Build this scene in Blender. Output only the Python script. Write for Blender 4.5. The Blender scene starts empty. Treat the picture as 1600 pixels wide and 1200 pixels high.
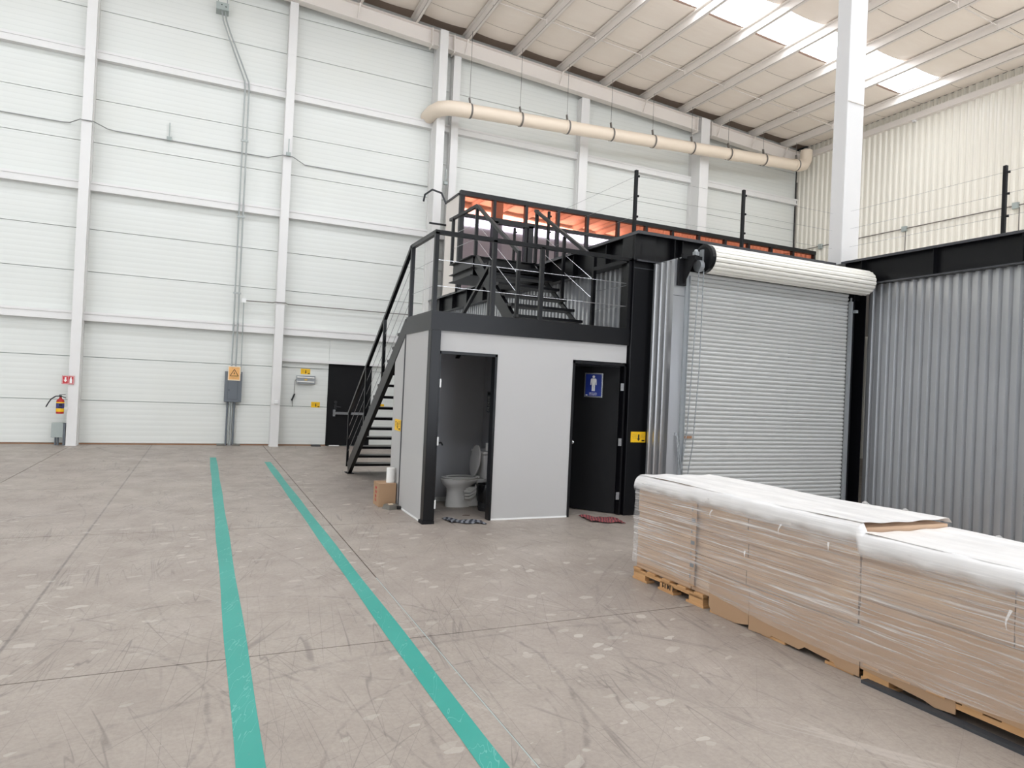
import bpy, bmesh, math, random
from mathutils import Vector, Matrix
random.seed(7)
S = bpy.context.scene
COL = S.collection
PI = math.pi

# ------------------------------------------------------------------ camera
F_PX, ROLL, PITCH, YAW, CAM_H = 1058.517, 0.0450868, 0.0083043, 0.4279517, 1.62
def make_camera():
    cy, sy = math.cos(YAW), math.sin(YAW)
    f = Vector((sy*math.cos(PITCH), cy*math.cos(PITCH), math.sin(PITCH)))
    r = Vector((cy, -sy, 0)); u = r.cross(f)
    r2 = math.cos(ROLL)*r + math.sin(ROLL)*u
    u2 = -math.sin(ROLL)*r + math.cos(ROLL)*u
    cd = bpy.data.cameras.new('camera'); cd.sensor_width = 36; cd.sensor_fit = 'HORIZONTAL'
    cd.lens = 36*F_PX/1600; cd.clip_end = 200; cd.clip_start = 0.05
    o = bpy.data.objects.new('camera', cd); COL.objects.link(o)
    m = Matrix.Identity(4)
    for i in range(3):
        m[i][0] = r2[i]; m[i][1] = u2[i]; m[i][2] = -f[i]
    m.translation = Vector((0, 0, CAM_H)); o.matrix_world = m
    S.camera = o
make_camera()

# ------------------------------------------------------------------ world, light, exposure
SKY_STRENGTH = 9.5         # daylight coming through the translucent roof panels
ADDED_WINDOW_STRENGTH = 4.5      # unseen dock openings, added to brighten the ceiling and right side
S.view_settings.view_transform = 'Standard'; S.view_settings.look = 'None'
S.view_settings.gamma = 1; S.view_settings.use_curve_mapping = False
CLEAR_STRENGTH = 13.0       # unseen clerestory, invented behind the camera for the office-glass reflection
S.view_settings.exposure = -0.17
w = bpy.data.worlds.new('world'); S.world = w; w.use_nodes = True
bg = w.node_tree.nodes['Background']; bg.inputs[0].default_value = (0.95, 0.97, 1.0, 1); bg.inputs[1].default_value = 1.0

# ------------------------------------------------------------------ materials
def lin(c):
    def f(v):
        v /= 255.0
        return v/12.92 if v <= 0.04045 else ((v+0.055)/1.055)**2.4
    return (f(c[0]), f(c[1]), f(c[2]), 1)
class NT:
    def __init__(s, name):
        s.m = bpy.data.materials.new(name); s.m.use_nodes = True
        s.t = s.m.node_tree; s.b = s.t.nodes['Principled BSDF']; s.out = s.t.nodes['Material Output']
    def n(s, typ, **k):
        nd = s.t.nodes.new(typ)
        for a, v in k.items():
            if a.startswith('i_'):
                key = a[2:]
                nd.inputs[int(key) if key.isdigit() else key.replace('_', ' ')].default_value = v
            else: setattr(nd, a, v)
        return nd
    def l(s, a, b): s.t.links.new(a, b)
    def pos(s): return s.n('ShaderNodeNewGeometry').outputs['Position']
    def mapping(s, vec, scale=(1,1,1), rot=(0,0,0), loc=(0,0,0)):
        m = s.n('ShaderNodeMapping'); m.inputs['Scale'].default_value = scale
        m.inputs['Rotation'].default_value = rot; m.inputs['Location'].default_value = loc
        s.l(vec, m.inputs['Vector']); return m.outputs[0]
    def rotscale(s, vec, ang, scale, loc=(0,0,0)):
        return s.mapping(s.mapping(vec, (1,1,1), (0,0,-ang)), scale, (0,0,0), loc)
    def noise(s, vec, scale, detail=3, rough=0.5, dist=0):
        nd = s.n('ShaderNodeTexNoise'); nd.inputs['Scale'].default_value = scale
        nd.inputs['Detail'].default_value = detail; nd.inputs['Roughness'].default_value = rough
        nd.inputs['Distortion'].default_value = dist
        s.l(vec, nd.inputs['Vector']); return nd.outputs['Fac']
    def math(s, op, a, b=None, c=None, clamp=False):
        nd = s.n('ShaderNodeMath', operation=op); nd.use_clamp = clamp
        for i, v in enumerate((a, b, c)):
            if v is None: continue
            if isinstance(v, (int, float)): nd.inputs[i].default_value = v
            else: s.l(v, nd.inputs[i])
        return nd.outputs[0]
    def ramp(s, v, a, b, lo=0.0, hi=1.0):
        nd = s.n('ShaderNodeMapRange'); nd.clamp = True
        nd.inputs['From Min'].default_value = a; nd.inputs['From Max'].default_value = b
        nd.inputs['To Min'].default_value = lo; nd.inputs['To Max'].default_value = hi
        s.l(v, nd.inputs['Value']); return nd.outputs[0]
    def mix(s, fac, a, b):
        nd = s.n('ShaderNodeMix', data_type='RGBA')
        for sock, v in ((nd.inputs[0], fac), (nd.inputs[6], a), (nd.inputs[7], b)):
            if isinstance(v, (int, float)): sock.default_value = v
            elif isinstance(v, tuple): sock.default_value = v
            else: s.l(v, sock)
        return nd.outputs[2]
    def bump(s, h, strength=0.3, dist=0.01):
        nd = s.n('ShaderNodeBump'); nd.inputs['Strength'].default_value = strength
        nd.inputs['Distance'].default_value = dist
        s.l(h, nd.inputs['Height']); s.l(nd.outputs[0], s.b.inputs['Normal'])
    def set(s, **k):
        for a, v in k.items():
            sock = s.b.inputs[a.replace('_', ' ')]
            if isinstance(v, (int, float, tuple)): sock.default_value = v
            else: s.l(v, sock)
def paint(name, rgb, rough=0.5, metal=0.0, var=0.06, scale=3.0, spec=0.5):
    t = NT(name); c = lin(rgb)
    c2 = tuple(max(0, x*(1-var)) for x in c[:3])+(1,)
    f = t.noise(t.pos(), scale, 4, 0.6)
    t.set(Base_Color=t.mix(f, c2, c), Roughness=rough, Metallic=metal)
    t.b.inputs['Specular IOR Level'].default_value = spec
    return t.m
def emit(name, rgb, strength):
    t = NT(name)
    t.set(Base_Color=lin(rgb), Roughness=0.6)
    t.b.inputs['Emission Color'].default_value = lin(rgb)
    t.b.inputs['Emission Strength'].default_value = strength
    return t.m
M = {}
M['white_steel'] = paint('white_steel', (231,229,226), 0.45, var=0.04)
M['cream_steel'] = paint('cream_steel', (236,228,220), 0.5, var=0.04)
M['black'] = paint('black_paint', (14,14,17), 0.32, var=0.25, scale=2, spec=0.3)
M['black_matte'] = paint('black_matte', (18,18,20), 0.6, var=0.2, spec=0.25)
M['dark_gap'] = paint('dark_gap', (150,130,116), 0.9)
M['grey_wall'] = paint('grey_painted_board', (186,184,182), 0.6, var=0.04, scale=1.2)
M['interior_grey'] = paint('interior_grey', (176,176,180), 0.6, var=0.04)
M['grey_corr'] = paint('grey_corrugated', (192,193,195), 0.28, metal=0.75, var=0.08, scale=1.5)
M['white_corr'] = paint('white_corrugated', (236,231,218), 0.32, var=0.05, scale=1.0)
M['slat'] = paint('door_slat', (190,190,187), 0.4, var=0.06)
M['coil'] = paint('coil_slat', (236,232,222), 0.4, var=0.06)
M['galv'] = paint('galvanised', (172,176,178), 0.38, metal=0.6, var=0.2, scale=12)
M['conduit'] = paint('conduit', (170,174,172), 0.4, metal=0.4, var=0.1)
M['conduit_dark'] = paint('conduit_dark', (150,150,147), 0.5, metal=0.2)
M['pvc'] = paint('cream_pipe', (238,222,202), 0.35, var=0.05)
M['strap'] = paint('dark_strap', (122,116,110), 0.5, metal=0.3)
M['box_grey'] = paint('enclosure_grey', (106,112,118), 0.45, var=0.06)
M['box_light'] = paint('enclosure_light', (168,176,172), 0.45)
M['dark_line'] = paint('dark_line', (60,62,66), 0.6)
M['chrome'] = paint('chrome', (205,207,210), 0.25, metal=0.85, var=0.05)
M['white_plastic'] = paint('white_plastic', (240,240,238), 0.4)
M['ceramic'] = paint('ceramic', (226,224,222), 0.12, var=0.02)
M['paper'] = paint('paper', (244,242,238), 0.9)
M['yellow'] = paint('sign_yellow', (248,196,22), 0.5, var=0.03)
M['sign_black'] = paint('sign_black', (24,20,18), 0.6)
M['sign_white'] = paint('sign_white', (245,243,240), 0.55)
M['orange'] = paint('sign_orange', (240,182,112), 0.5)
M['cream'] = paint('sign_cream', (250,228,200), 0.5)
M['red'] = paint('sign_red', (196,44,52), 0.45)
M['ext_red'] = paint('extinguisher_red', (178,28,26), 0.3)
M['blue'] = paint('sign_blue', (26,48,132), 0.45)
M['label_blue'] = paint('label_blue', (58,58,118), 0.5)
M['rubber'] = paint('rubber', (40,40,42), 0.7)
M['teal'] = None
M['wood'] = None
M['bag'] = paint('bin_bag', (22,22,24), 0.25, var=0.4, scale=20)
M['brass'] = paint('brown_trim', (150,112,84), 0.8)
M['stain'] = paint('brown_stain', (92,66,56), 0.7)
M['skylight'] = emit('skylight', (240,246,255), SKY_STRENGTH)
M['clerestory'] = emit('clerestory', (240,246,255), CLEAR_STRENGTH)
M['window_day'] = emit('window_daylight', (238,245,255), ADDED_WINDOW_STRENGTH)
M['deck'] = paint('pale_deck_concrete', (228,222,214), 0.7)
M['lip'] = paint('dark_lip', (62,62,66), 0.22, spec=0.6)  # greyer than the beams, standing in for the highlight on their edges
M['column_white'] = paint('column_white', (208,206,204), 0.45, var=0.03)
M['trap'] = paint('trap_box', (112,108,100), 0.5)

def m_wall():
    t = NT('insulated_panel'); p = t.pos()
    sp = t.n('ShaderNodeSeparateXYZ'); t.l(p, sp.inputs[0])
    ph = t.math('MULTIPLY', sp.outputs[2], 2*PI/0.118)
    sn = t.math('SINE', ph)
    h = t.ramp(sn, -0.75, -0.95)
    n = t.noise(t.mapping(p, (0.25, 1, 2.0)), 1.5, 4, 0.6)
    n2 = t.noise(p, 0.7, 2, 0.5)
    c = t.mix(n, lin((221,223,217)), lin((230,231,226)))
    c = t.mix(t.math('MULTIPLY', h, 0.18), c, lin((196,198,192)))
    c = t.mix(t.math('MULTIPLY', t.ramp(n2, 0.55, 0.75), 0.25), c, lin((226,226,216)))
    t.set(Base_Color=c, Roughness=0.45); t.bump(sn, 0.12, 0.004)
    return t.m
M['wall_panel'] = m_wall()
def m_blanket():
    t = NT('insulation_facing'); p = t.pos()
    n = t.noise(t.mapping(p, (0.6, 2.2, 1)), 2.0, 4, 0.6)
    t.set(Base_Color=t.mix(n, lin((240,227,213)), lin((248,238,226))), Roughness=0.42)
    t.bump(t.noise(t.mapping(p, (0.5, 3, 1)), 2.5, 3, 0.5), 0.25, 0.03)
    return t.m
M['blanket'] = m_blanket()
def m_floor(patches=True):
    t = NT('scuffed_concrete'); p = t.pos()
    big = t.noise(p, 0.35, 4, 0.6); mid = t.noise(t.mapping(p, (1.0, 0.8, 1)), 2.2, 6, 0.68)
    fine = t.noise(p, 38, 4, 0.75)
    c = t.mix(t.ramp(big, 0.3, 0.7), lin((160,149,140)), lin((170,160,149)))
    c = t.mix(t.ramp(mid, 0.42, 0.72, 0, 0.45), c, lin((136,125,117)))
    c = t.mix(t.ramp(fine, 0.4, 0.72, 0, 0.4), c, lin((126,116,108)))
    wide = t.noise(t.rotscale(p, 0.9, (0.6, 2.2, 1)), 1.1, 5, 0.62)
    c = t.mix(t.ramp(wide, 0.55, 0.8, 0, 0.4), c, lin((180,169,160)))
    # long thin scratches in several directions
    for ang, sc, wd, amt, lo in ((1.45, 2.6, 0.006, 0.55, 0.45), (1.1, 1.7, 0.004, 0.5, 0.46), (0.5, 2.0, 0.004, 0.42, 0.48), (1.9, 2.9, 0.007, 0.5, 0.48), (1.55, 1.2, 0.003, 0.5, 0.42),
                                 (1.25, 4.2, 0.011, 0.45, 0.5), (0.2, 1.3, 0.003, 0.4, 0.48), (2.3, 1.8, 0.004, 0.42, 0.48), (0.8, 1.1, 0.003, 0.45, 0.46), (2.8, 1.5, 0.004, 0.35, 0.49), (1.65, 5.5, 0.014, 0.4, 0.5)):
        q = t.rotscale(p, ang, (0.09, 2.4, 1), (ang*13, ang*7, 0))
        nz = t.noise(q, sc, 1.0, 0.4, 0.05)
        d = t.math('ABSOLUTE', t.math('SUBTRACT', nz, 0.5))
        k = t.ramp(d, wd*0.15, wd*0.8, 1, 0)
        gate = t.ramp(t.noise(t.mapping(p, (1, 1, 1), (0, 0, 0), (ang*31, 5, 0)), 0.9, 3, 0.6), lo, lo+0.12, 0, amt*0.85)
        c = t.mix(t.math('MULTIPLY', k, gate), c, lin((92,85,81)))
    # pale straight scratches
    q = t.rotscale(p, 2.2, (0.15, 3.0, 1), (3, 9, 0))
    k = t.ramp(t.math('ABSOLUTE', t.math('SUBTRACT', t.noise(q, 1.2, 1.5, 0.5, 0.2), 0.5)), 0, 0.004, 1, 0)
    g = t.ramp(t.noise(p, 0.7, 2, 0.5), 0.5, 0.6, 0, 0.2)
    c = t.mix(t.math('MULTIPLY', k, g), c, lin((222,214,206)))
    # black tyre arcs, worn through in places
    sp = t.n('ShaderNodeSeparateXYZ'); t.l(p, sp.inputs[0])
    wear = t.noise(p, 9, 3, 0.7)
    for cx, cy_, r, wd, amt in ((0.2, 3.6, 1.75, 0.03, 0.5), (0.15, 3.4, 1.6, 0.02, 0.35), (-3.4, 1.6, 4.5, 0.02, 0.4), (2.0, -1.2, 5.3, 0.045, 0.38), (1.4, -1.4, 5.9, 0.03, 0.3),
                                (-5.2, 8.4, 4.1, 0.02, 0.4), (1.7, 2.5, 1.25, 0.02, 0.45), (-1.2, 3.6, 1.3, 0.03, 0.42), (-1.05, 3.5, 1.22, 0.02, 0.4), (6.5, 2.4, 4.2, 0.03, 0.35), (2.3, 5.9, 2.6, 0.02, 0.3), (-2.2, 9.4, 2.8, 0.02, 0.35), (-8, 4, 9.1, 0.025, 0.4), (-7.5, 4.6, 9.05, 0.02, 0.3)):
        dx = t.math('SUBTRACT', sp.outputs[0], cx); dy = t.math('SUBTRACT', sp.outputs[1], cy_)
        rr = t.math('SQRT', t.math('ADD', t.math('MULTIPLY', dx, dx), t.math('MULTIPLY', dy, dy)))
        k = t.ramp(t.math('ABSOLUTE', t.math('SUBTRACT', t.math('ADD', rr, t.math('MULTIPLY', t.math('SUBTRACT', mid, 0.5), 0.12)), r)), wd*0.2, wd*0.6, 1, 0)
        c = t.mix(t.math('MULTIPLY', k, t.ramp(wear, 0.42, 0.62, 0.1*amt, amt)), c, lin((104,97,92)))
    # straight rubbed line
    k = t.ramp(t.math('ABSOLUTE', t.math('ADD', sp.outputs[0], 0.98)), 0.004, 0.014, 1, 0)
    c = t.mix(t.math('MULTIPLY', k, t.ramp(wear, 0.3, 0.6, 0.2, 0.75)), c, lin((96,90,86)))
    # pale flakes where an old coating was scraped
    v = t.n('ShaderNodeTexVoronoi'); v.inputs['Scale'].default_value = 1.0; v.inputs['Randomness'].default_value = 1
    wob = t.n('ShaderNodeVectorMath', operation='ADD')
    nz = t.n('ShaderNodeTexNoise'); nz.inputs['Scale'].default_value = 7; nz.inputs['Detail'].default_value = 3
    t.l(p, nz.inputs['Vector'])
    sc = t.n('ShaderNodeVectorMath', operation='SCALE'); sc.inputs['Scale'].default_value = 0.13
    t.l(nz.outputs['Color'], sc.inputs[0]); t.l(p, wob.inputs[0]); t.l(sc.outputs[0], wob.inputs[1])
    t.l(t.rotscale(wob.outputs[0], 0.3, (6.0, 11.0, 1)), v.inputs['Vector'])
    sel = t.n('ShaderNodeSeparateColor'); t.l(v.outputs['Color'], sel.inputs[0])
    rad = t.ramp(sel.outputs[0], 0.45, 1.0, 0.0, 0.42)
    k = t.math('LESS_THAN', v.outputs['Distance'], rad)
    area = t.ramp(t.noise(t.mapping(p, loc=(4, 2, 0)), 0.55, 2, 0.5), 0.36, 0.6, 0.1, 0.75)
    amt = t.math('MULTIPLY', t.math('MULTIPLY', k, area), t.ramp(sel.outputs[1], 0, 1, 0.25, 0.9))
    c = t.mix(amt, c, lin((198,192,182)))
    t.set(Base_Color=c, Roughness=t.ramp(mid, 0.3, 0.8, 0.38, 0.6))
    t.b.inputs['Specular IOR Level'].default_value = 0.4
    t.bump(fine, 0.06, 0.002)
    return t.m
M['floor'] = m_floor()
def m_teal():
    t = NT('teal_floor_paint'); p = t.pos()
    q = t.rotscale(p, 1.2, (0.9, 5.0, 1))
    d = t.math('ABSOLUTE', t.math('SUBTRACT', t.noise(q, 1.6, 3, 0.55, 0.3), 0.5))
    k = t.ramp(d, 0, 0.006, 0.45, 0)
    big = t.noise(p, 0.8, 4, 0.6)
    c = t.mix(t.ramp(big, 0.35, 0.7), lin((42,148,134)), lin((62,158,145)))
    c = t.mix(k, c, lin((150,205,196)))
    c = t.mix(t.ramp(t.noise(p, 22, 3, 0.7), 0.62, 0.75, 0, 0.5), c, lin((120,150,142)))
    t.set(Base_Color=c, Roughness=0.45); return t.m
M['teal'] = m_teal()
def m_card(name, base, dark):
    t = NT(name); p = t.pos()
    q = t.mapping(p, (0.6, 0.6, 70))
    n = t.noise(q, 1.0, 3, 0.7)
    n2 = t.noise(t.mapping(p, (1, 1.2, 5)), 1.6, 3, 0.6)
    c = t.mix(t.ramp(n, 0.42, 0.62, 0, 0.75), lin(base), lin(dark))
    c = t.mix(t.ramp(n2, 0.5, 0.75, 0, 0.35), c, lin((226,196,160)))
    t.set(Base_Color=c, Roughness=0.85); t.bump(n, 0.5, 0.006); return t.m
M['card'] = m_card('cardboard_edges', (192,162,134), (156,126,102))
M['card_flat'] = paint('cardboard_flat', (180,146,114), 0.8, var=0.12, scale=2)
def m_wood():
    t = NT('pallet_wood'); p = t.pos()
    n = t.noise(t.mapping(p, (4, 2, 30)), 1.5, 4, 0.65)
    t.set(Base_Color=t.mix(n, lin((176,128,82)), lin((216,172,122))), Roughness=0.75); return t.m
M['wood'] = m_wood()
def m_film(name, base_lo, base_hi, edge=False):
    t = NT(name); p = t.pos()
    fac = None
    # stretched plastic: long bright creases running along the load at slightly different tilts
    for tilt, sc, off, lo, hi in ((0.06, 1.0, 0, 0.52, 0.72), (-0.04, 1.4, 5, 0.55, 0.7), (0.16, 0.8, 11, 0.58, 0.68), (0.02, 2.2, 17, 0.55, 0.8)):
        q = t.mapping(p, (0.8, 0.8, 42), (tilt, 0, 0), (off, off*2, off))
        k = t.ramp(t.noise(q, sc, 4, 0.6, 0.15), lo, hi)
        fac = k if fac is None else t.math('MAXIMUM', fac, k)
    patch = t.ramp(t.noise(t.mapping(p, (1, 1.0, 2.5)), 1.4, 3, 0.55), 0.35, 0.7)
    fac = t.math('MULTIPLY', fac, t.math('ADD', 0.35, t.math('MULTIPLY', patch, 0.65)))
    fac = t.ramp(fac, 0, 1, base_lo, base_hi)
    if edge:
        at = t.n('ShaderNodeAttribute'); at.attribute_name = 'wrap_thickness'
        fac = t.math('MULTIPLY', fac, at.outputs['Fac'], clamp=True)
    tr = t.n('ShaderNodeBsdfTransparent'); mx = t.n('ShaderNodeMixShader')
    t.set(Base_Color=lin((238,236,234)), Roughness=0.28)
    wr = t.noise(t.mapping(p, (1, 1, 30)), 1.2, 4, 0.6)
    t.bump(wr, 0.35, 0.006)
    t.l(fac, mx.inputs[0]); t.l(tr.outputs[0], mx.inputs[1]); t.l(t.b.outputs[0], mx.inputs[2])
    t.l(mx.outputs[0], t.out.inputs[0]); return t.m
M['film_side'] = m_film('stretch_film_side', 0.16, 0.8)
M['film_edge'] = m_film('stretch_film_edge', 0.75, 1.0, True)
M['film_scrap'] = m_film('stretch_film_scrap', 0.6, 0.95)
def m_filmtop():
    t = NT('stretch_film_top'); p = t.pos()
    n = t.noise(t.mapping(p, (6, 1.0, 1), (0, 0, 0.2)), 2.0, 5, 0.6)
    tr = t.n('ShaderNodeBsdfTransparent'); mx = t.n('ShaderNodeMixShader')
    t.set(Base_Color=lin((250,247,243)), Roughness=0.3)
    t.bump(t.noise(t.mapping(p, (14, 2, 1), (0, 0, 0.12)), 1.5, 5, 0.6), 0.3, 0.01)
    t.l(t.ramp(n, 0.3, 0.7, 0.82, 0.98), mx.inputs[0]); t.l(tr.outputs[0], mx.inputs[1]); t.l(t.b.outputs[0], mx.inputs[2])
    t.l(mx.outputs[0], t.out.inputs[0]); return t.m
M['film_top'] = m_filmtop()
def m_mirror(name, rgb, rough, dif):
    t = NT(name)
    t.set(Base_Color=lin(rgb), Roughness=rough, Metallic=1.0)
    return t.m
M['bronze_glass'] = m_mirror('bronze_mirror_glass', (202,122,98), 0.02, 0)
M['smoke_glass'] = m_mirror('smoke_mirror_glass', (150,138,148), 0.03, 0)
def m_mat(name, a, b, s):
    t = NT(name); p = t.pos()
    wv = t.n('ShaderNodeTexWave'); wv.inputs['Scale'].default_value = s; wv.inputs['Distortion'].default_value = 5
    wv.inputs['Detail'].default_value = 3
    t.l(t.mapping(p, rot=(0, 0, 0.5)), wv.inputs['Vector'])
    t.set(Base_Color=t.mix(t.ramp(wv.outputs['Fac'], 0.35, 0.65), lin(a), lin(b)), Roughness=0.95); return t.m
M['mat_grey'] = m_mat('grey_rag', (52,54,60), (120,122,128), 5)
M['mat_red'] = m_mat('red_rag', (150,74,76), (84,50,54), 9)

# ------------------------------------------------------------------ mesh builder
class MB:
    def __init__(s): s.v = []; s.f = []
    def quadbox(s, c):
        b = len(s.v); s.v += [tuple(p) for p in c]
        for q in ((0,3,2,1),(4,5,6,7),(0,1,5,4),(1,2,6,5),(2,3,7,6),(3,0,4,7)): s.f.append(tuple(b+i for i in q))
        return s
    def box(s, x0, y0, z0, x1, y1, z1):
        return s.quadbox([(x0,y0,z0),(x1,y0,z0),(x1,y1,z0),(x0,y1,z0),(x0,y0,z1),(x1,y0,z1),(x1,y1,z1),(x0,y1,z1)])
    def bar(s, p, q, wd, ht, up=(0,0,1)):
        p = Vector(p); q = Vector(q); d = (q-p).normalized(); up = Vector(up)
        r = d.cross(up)
        if r.length < 1e-4: r = d.cross(Vector((1,0,0)))
        r.normalize(); u = r.cross(d).normalized(); r = r*wd/2; u = u*ht/2
        return s.quadbox([p-r-u, q-r-u, q+r-u, p+r-u, p-r+u, q-r+u, q+r+u, p+r+u])
    def tube(s, pts, r, n=8, cap=True):
        pts = [Vector(p) for p in pts]; b = len(s.v); prev = None
        for i, p in enumerate(pts):
            d = (pts[min(i+1, len(pts)-1)]-pts[max(i-1, 0)]).normalized()
            ref = prev if prev is not None else (Vector((0,0,1)) if abs(d.z) < .9 else Vector((1,0,0)))
            a = (ref-d*ref.dot(d)).normalized(); prev = a; c = d.cross(a)
            ri = r[i] if isinstance(r, (list, tuple)) else r
            for k in range(n):
                t = 2*PI*k/n; s.v.append(tuple(p+a*ri*math.cos(t)+c*ri*math.sin(t)))
        for i in range(len(pts)-1):
            for k in range(n):
                s.f.append((b+i*n+k, b+i*n+(k+1)%n, b+(i+1)*n+(k+1)%n, b+(i+1)*n+k))
        if cap:
            s.f.append(tuple(b+k for k in reversed(range(n))))
            s.f.append(tuple(b+(len(pts)-1)*n+k for k in range(n)))
        return s
    def loft(s, rings, cap=True):
        b = len(s.v); n = len(rings[0])
        for r in rings: s.v += [tuple(p) for p in r]
        for i in range(len(rings)-1):
            for k in range(n):
                s.f.append((b+i*n+k, b+i*n+(k+1)%n, b+(i+1)*n+(k+1)%n, b+(i+1)*n+k))
        if cap:
            s.f.append(tuple(b+k for k in reversed(range(n))))
            s.f.append(tuple(b+(len(rings)-1)*n+k for k in range(n)))
        return s
    def prism(s, poly, ex):
        ex = Vector(ex); a = [Vector(p) for p in poly]
        return s.loft([a, [p+ex for p in a]])
    def grid(s, fn, nu, nv):
        b = len(s.v)
        for j in range(nv+1):
            for i in range(nu+1): s.v.append(tuple(fn(i/nu, j/nv)))
        for j in range(nv):
            for i in range(nu):
                a = b+j*(nu+1)+i; s.f.append((a, a+1, a+nu+2, a+nu+1))
        return s
    def mesh(s, name, mat, off=(0,0,0), smooth=False):
        me = bpy.data.meshes.new(name)
        me.from_pydata([(x-off[0], y-off[1], z-off[2]) for x, y, z in s.v], [], s.f)
        me.materials.append(mat)
        bm = bmesh.new(); bm.from_mesh(me); bmesh.ops.recalc_face_normals(bm, faces=bm.faces); bm.to_mesh(me); bm.free()
        if smooth:
            for p in me.polygons: p.use_smooth = True
        return me
    def build(s, name, mat, parent=None, smooth=False, bevel=0):
        mn = [min(v[i] for v in s.v) for i in range(3)]; mx = [max(v[i] for v in s.v) for i in range(3)]
        org = ((mn[0]+mx[0])/2, (mn[1]+mx[1])/2, mn[2])
        o = bpy.data.objects.new(name, s.mesh(name, mat, org, smooth)); COL.objects.link(o)
        place(o, org, parent)
        if name in STUFF: o['kind'] = 'stuff'
        if bevel:
            md = o.modifiers.new('bevel', 'BEVEL'); md.width = bevel; md.segments = 2; md.limit_method = 'ANGLE'
        if smooth:
            try:
                o.data.set_sharp_from_angle(angle=0.7)
            except Exception: pass
        return o
WLOC = {}
STUFF = {'lettering', 'red_print', 'stamp', 'pictograms', 'pictogram', 'label_print', 'print', 'film_tails', 'film_tufts', 'door_seam'}
def place(o, org, parent):
    WLOC[o.name] = Vector(org)
    if parent is not None:
        o.parent = parent; o.location = Vector(org)-WLOC[parent.name]
    else: o.location = org
def inst(name, mesh, org, parent, rot=None):
    o = bpy.data.objects.new(name, mesh); COL.objects.link(o); place(o, org, parent)
    if rot: o.rotation_euler = rot
    return o
def tag(o, label, cat, group=None, kind=None):
    o['label'] = label; o['category'] = cat
    if group: o['group'] = group
    if kind: o['kind'] = kind
    return o
def thing(name, loc, label, cat, group=None):
    o = bpy.data.objects.new(name, None); COL.objects.link(o); o.empty_display_size = 0.1
    place(o, loc, None); return tag(o, label, cat, group)
def struct(o): o['kind'] = 'structure'; return o
def empty_struct(name, loc):
    o = bpy.data.objects.new(name, None); COL.objects.link(o); place(o, loc, None); return struct(o)
class Face:
    """plate basis: u right, v up, n out of the wall"""
    def __init__(s, o, u, v, n): s.o, s.u, s.v, s.n = Vector(o), Vector(u), Vector(v), Vector(n)
    def p(s, a, b, c=0): return s.o+s.u*a+s.v*b+s.n*c
    def plate(s, mb, a0, b0, a1, b1, c0, c1):
        return mb.quadbox([s.p(a0,b0,c0), s.p(a1,b0,c0), s.p(a1,b1,c0), s.p(a0,b1,c0), s.p(a0,b0,c1), s.p(a1,b0,c1), s.p(a1,b1,c1), s.p(a0,b1,c1)])
    def poly(s, mb, pts, c0, c1): return mb.prism([s.p(a, b, c0) for a, b in pts], s.n*(c1-c0))
def circ(c, r, n, ax=(1,0,0), ay=(0,1,0), ph=0):
    c = Vector(c); ax = Vector(ax); ay = Vector(ay)
    return [c+ax*r*math.cos(2*PI*k/n+ph)+ay*r*math.sin(2*PI*k/n+ph) for k in range(n)]
def corr(mb, p0, d, length, z0, z1, pitch, depth, nrm, top=None, frac=(0.3, 0.2, 0.3, 0.2)):
    """trapezoidal sheet along direction d, ribs standing out along nrm"""
    p0 = Vector(p0); d = Vector(d); nrm = Vector(nrm); prof = []
    t = 0.0
    while t < length-1e-6:
        for a, h in ((0, 0), (frac[0], 0), (frac[0]+frac[1], 1), (frac[0]+frac[1]+frac[2], 1)):
            q = t+a*pitch
            if q <= length: prof.append((q, h))
        t += pitch
    prof.append((length, 0))
    b = len(mb.v)
    for q, h in prof:
        P = p0+d*q+nrm*depth*h
        mb.v.append((P.x, P.y, z0)); mb.v.append((P.x, P.y, top(P) if top else z1))
    for i in range(len(prof)-1):
        a = b+2*i; mb.f.append((a, a+2, a+3, a+1))
    return mb

# ------------------------------------------------------------------ extents
YW = 17.4; XR = 18.4; XL = -15.0; YB = -2.0; XE = 26.0; YE = 2.0   # the hall widens to XE in front of YE
def zroof(x): return 10.3+0.06*(XR-x)

# ------------------------------------------------------------------ floor
fl = struct(MB().box(XL, YB, -0.3, XE, YW+0.1, -0.02).build('floor', M['dark_line']))
xs = [XL, -10.3, -6.4, -2.5, 1.39, 5.28, 9.17, 13.06, XR, XE]
ys = [YB, 0.9, 4.2, 7.8, 10.85, 14.1, YW]
for i in range(len(xs)-1):
    for j in range(len(ys)-1):
        g = 0.005
        mb = MB().box(xs[i]+g, ys[j]+g, -0.1, xs[i+1]-g, ys[j+1]-g, 0.0)
        mb.build('concrete_slab', M['floor'], fl)
mb = MB().box(1.385, 0.0, -0.02, 1.3925, 5.6, 0.0008); mb.build('joint_sealant', M['box_light'], fl)
for x0, x1, lab in ((0.192, 0.314, 'left teal painted walkway line running straight to the far wall'), (1.15, 1.272, 'right teal painted walkway line next to the saw cut floor joint')):
    y1 = 14.75 if x0 < 1 else 13.95
    o = MB().grid(lambda u, v: (x0+(x1-x0)*u+0.004*math.sin(v*40+u*3), -3+(y1+3)*v, 0.0015), 1, 60).build('walkway_line', M['teal'])
    tag(o, lab, 'floor line')

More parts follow.
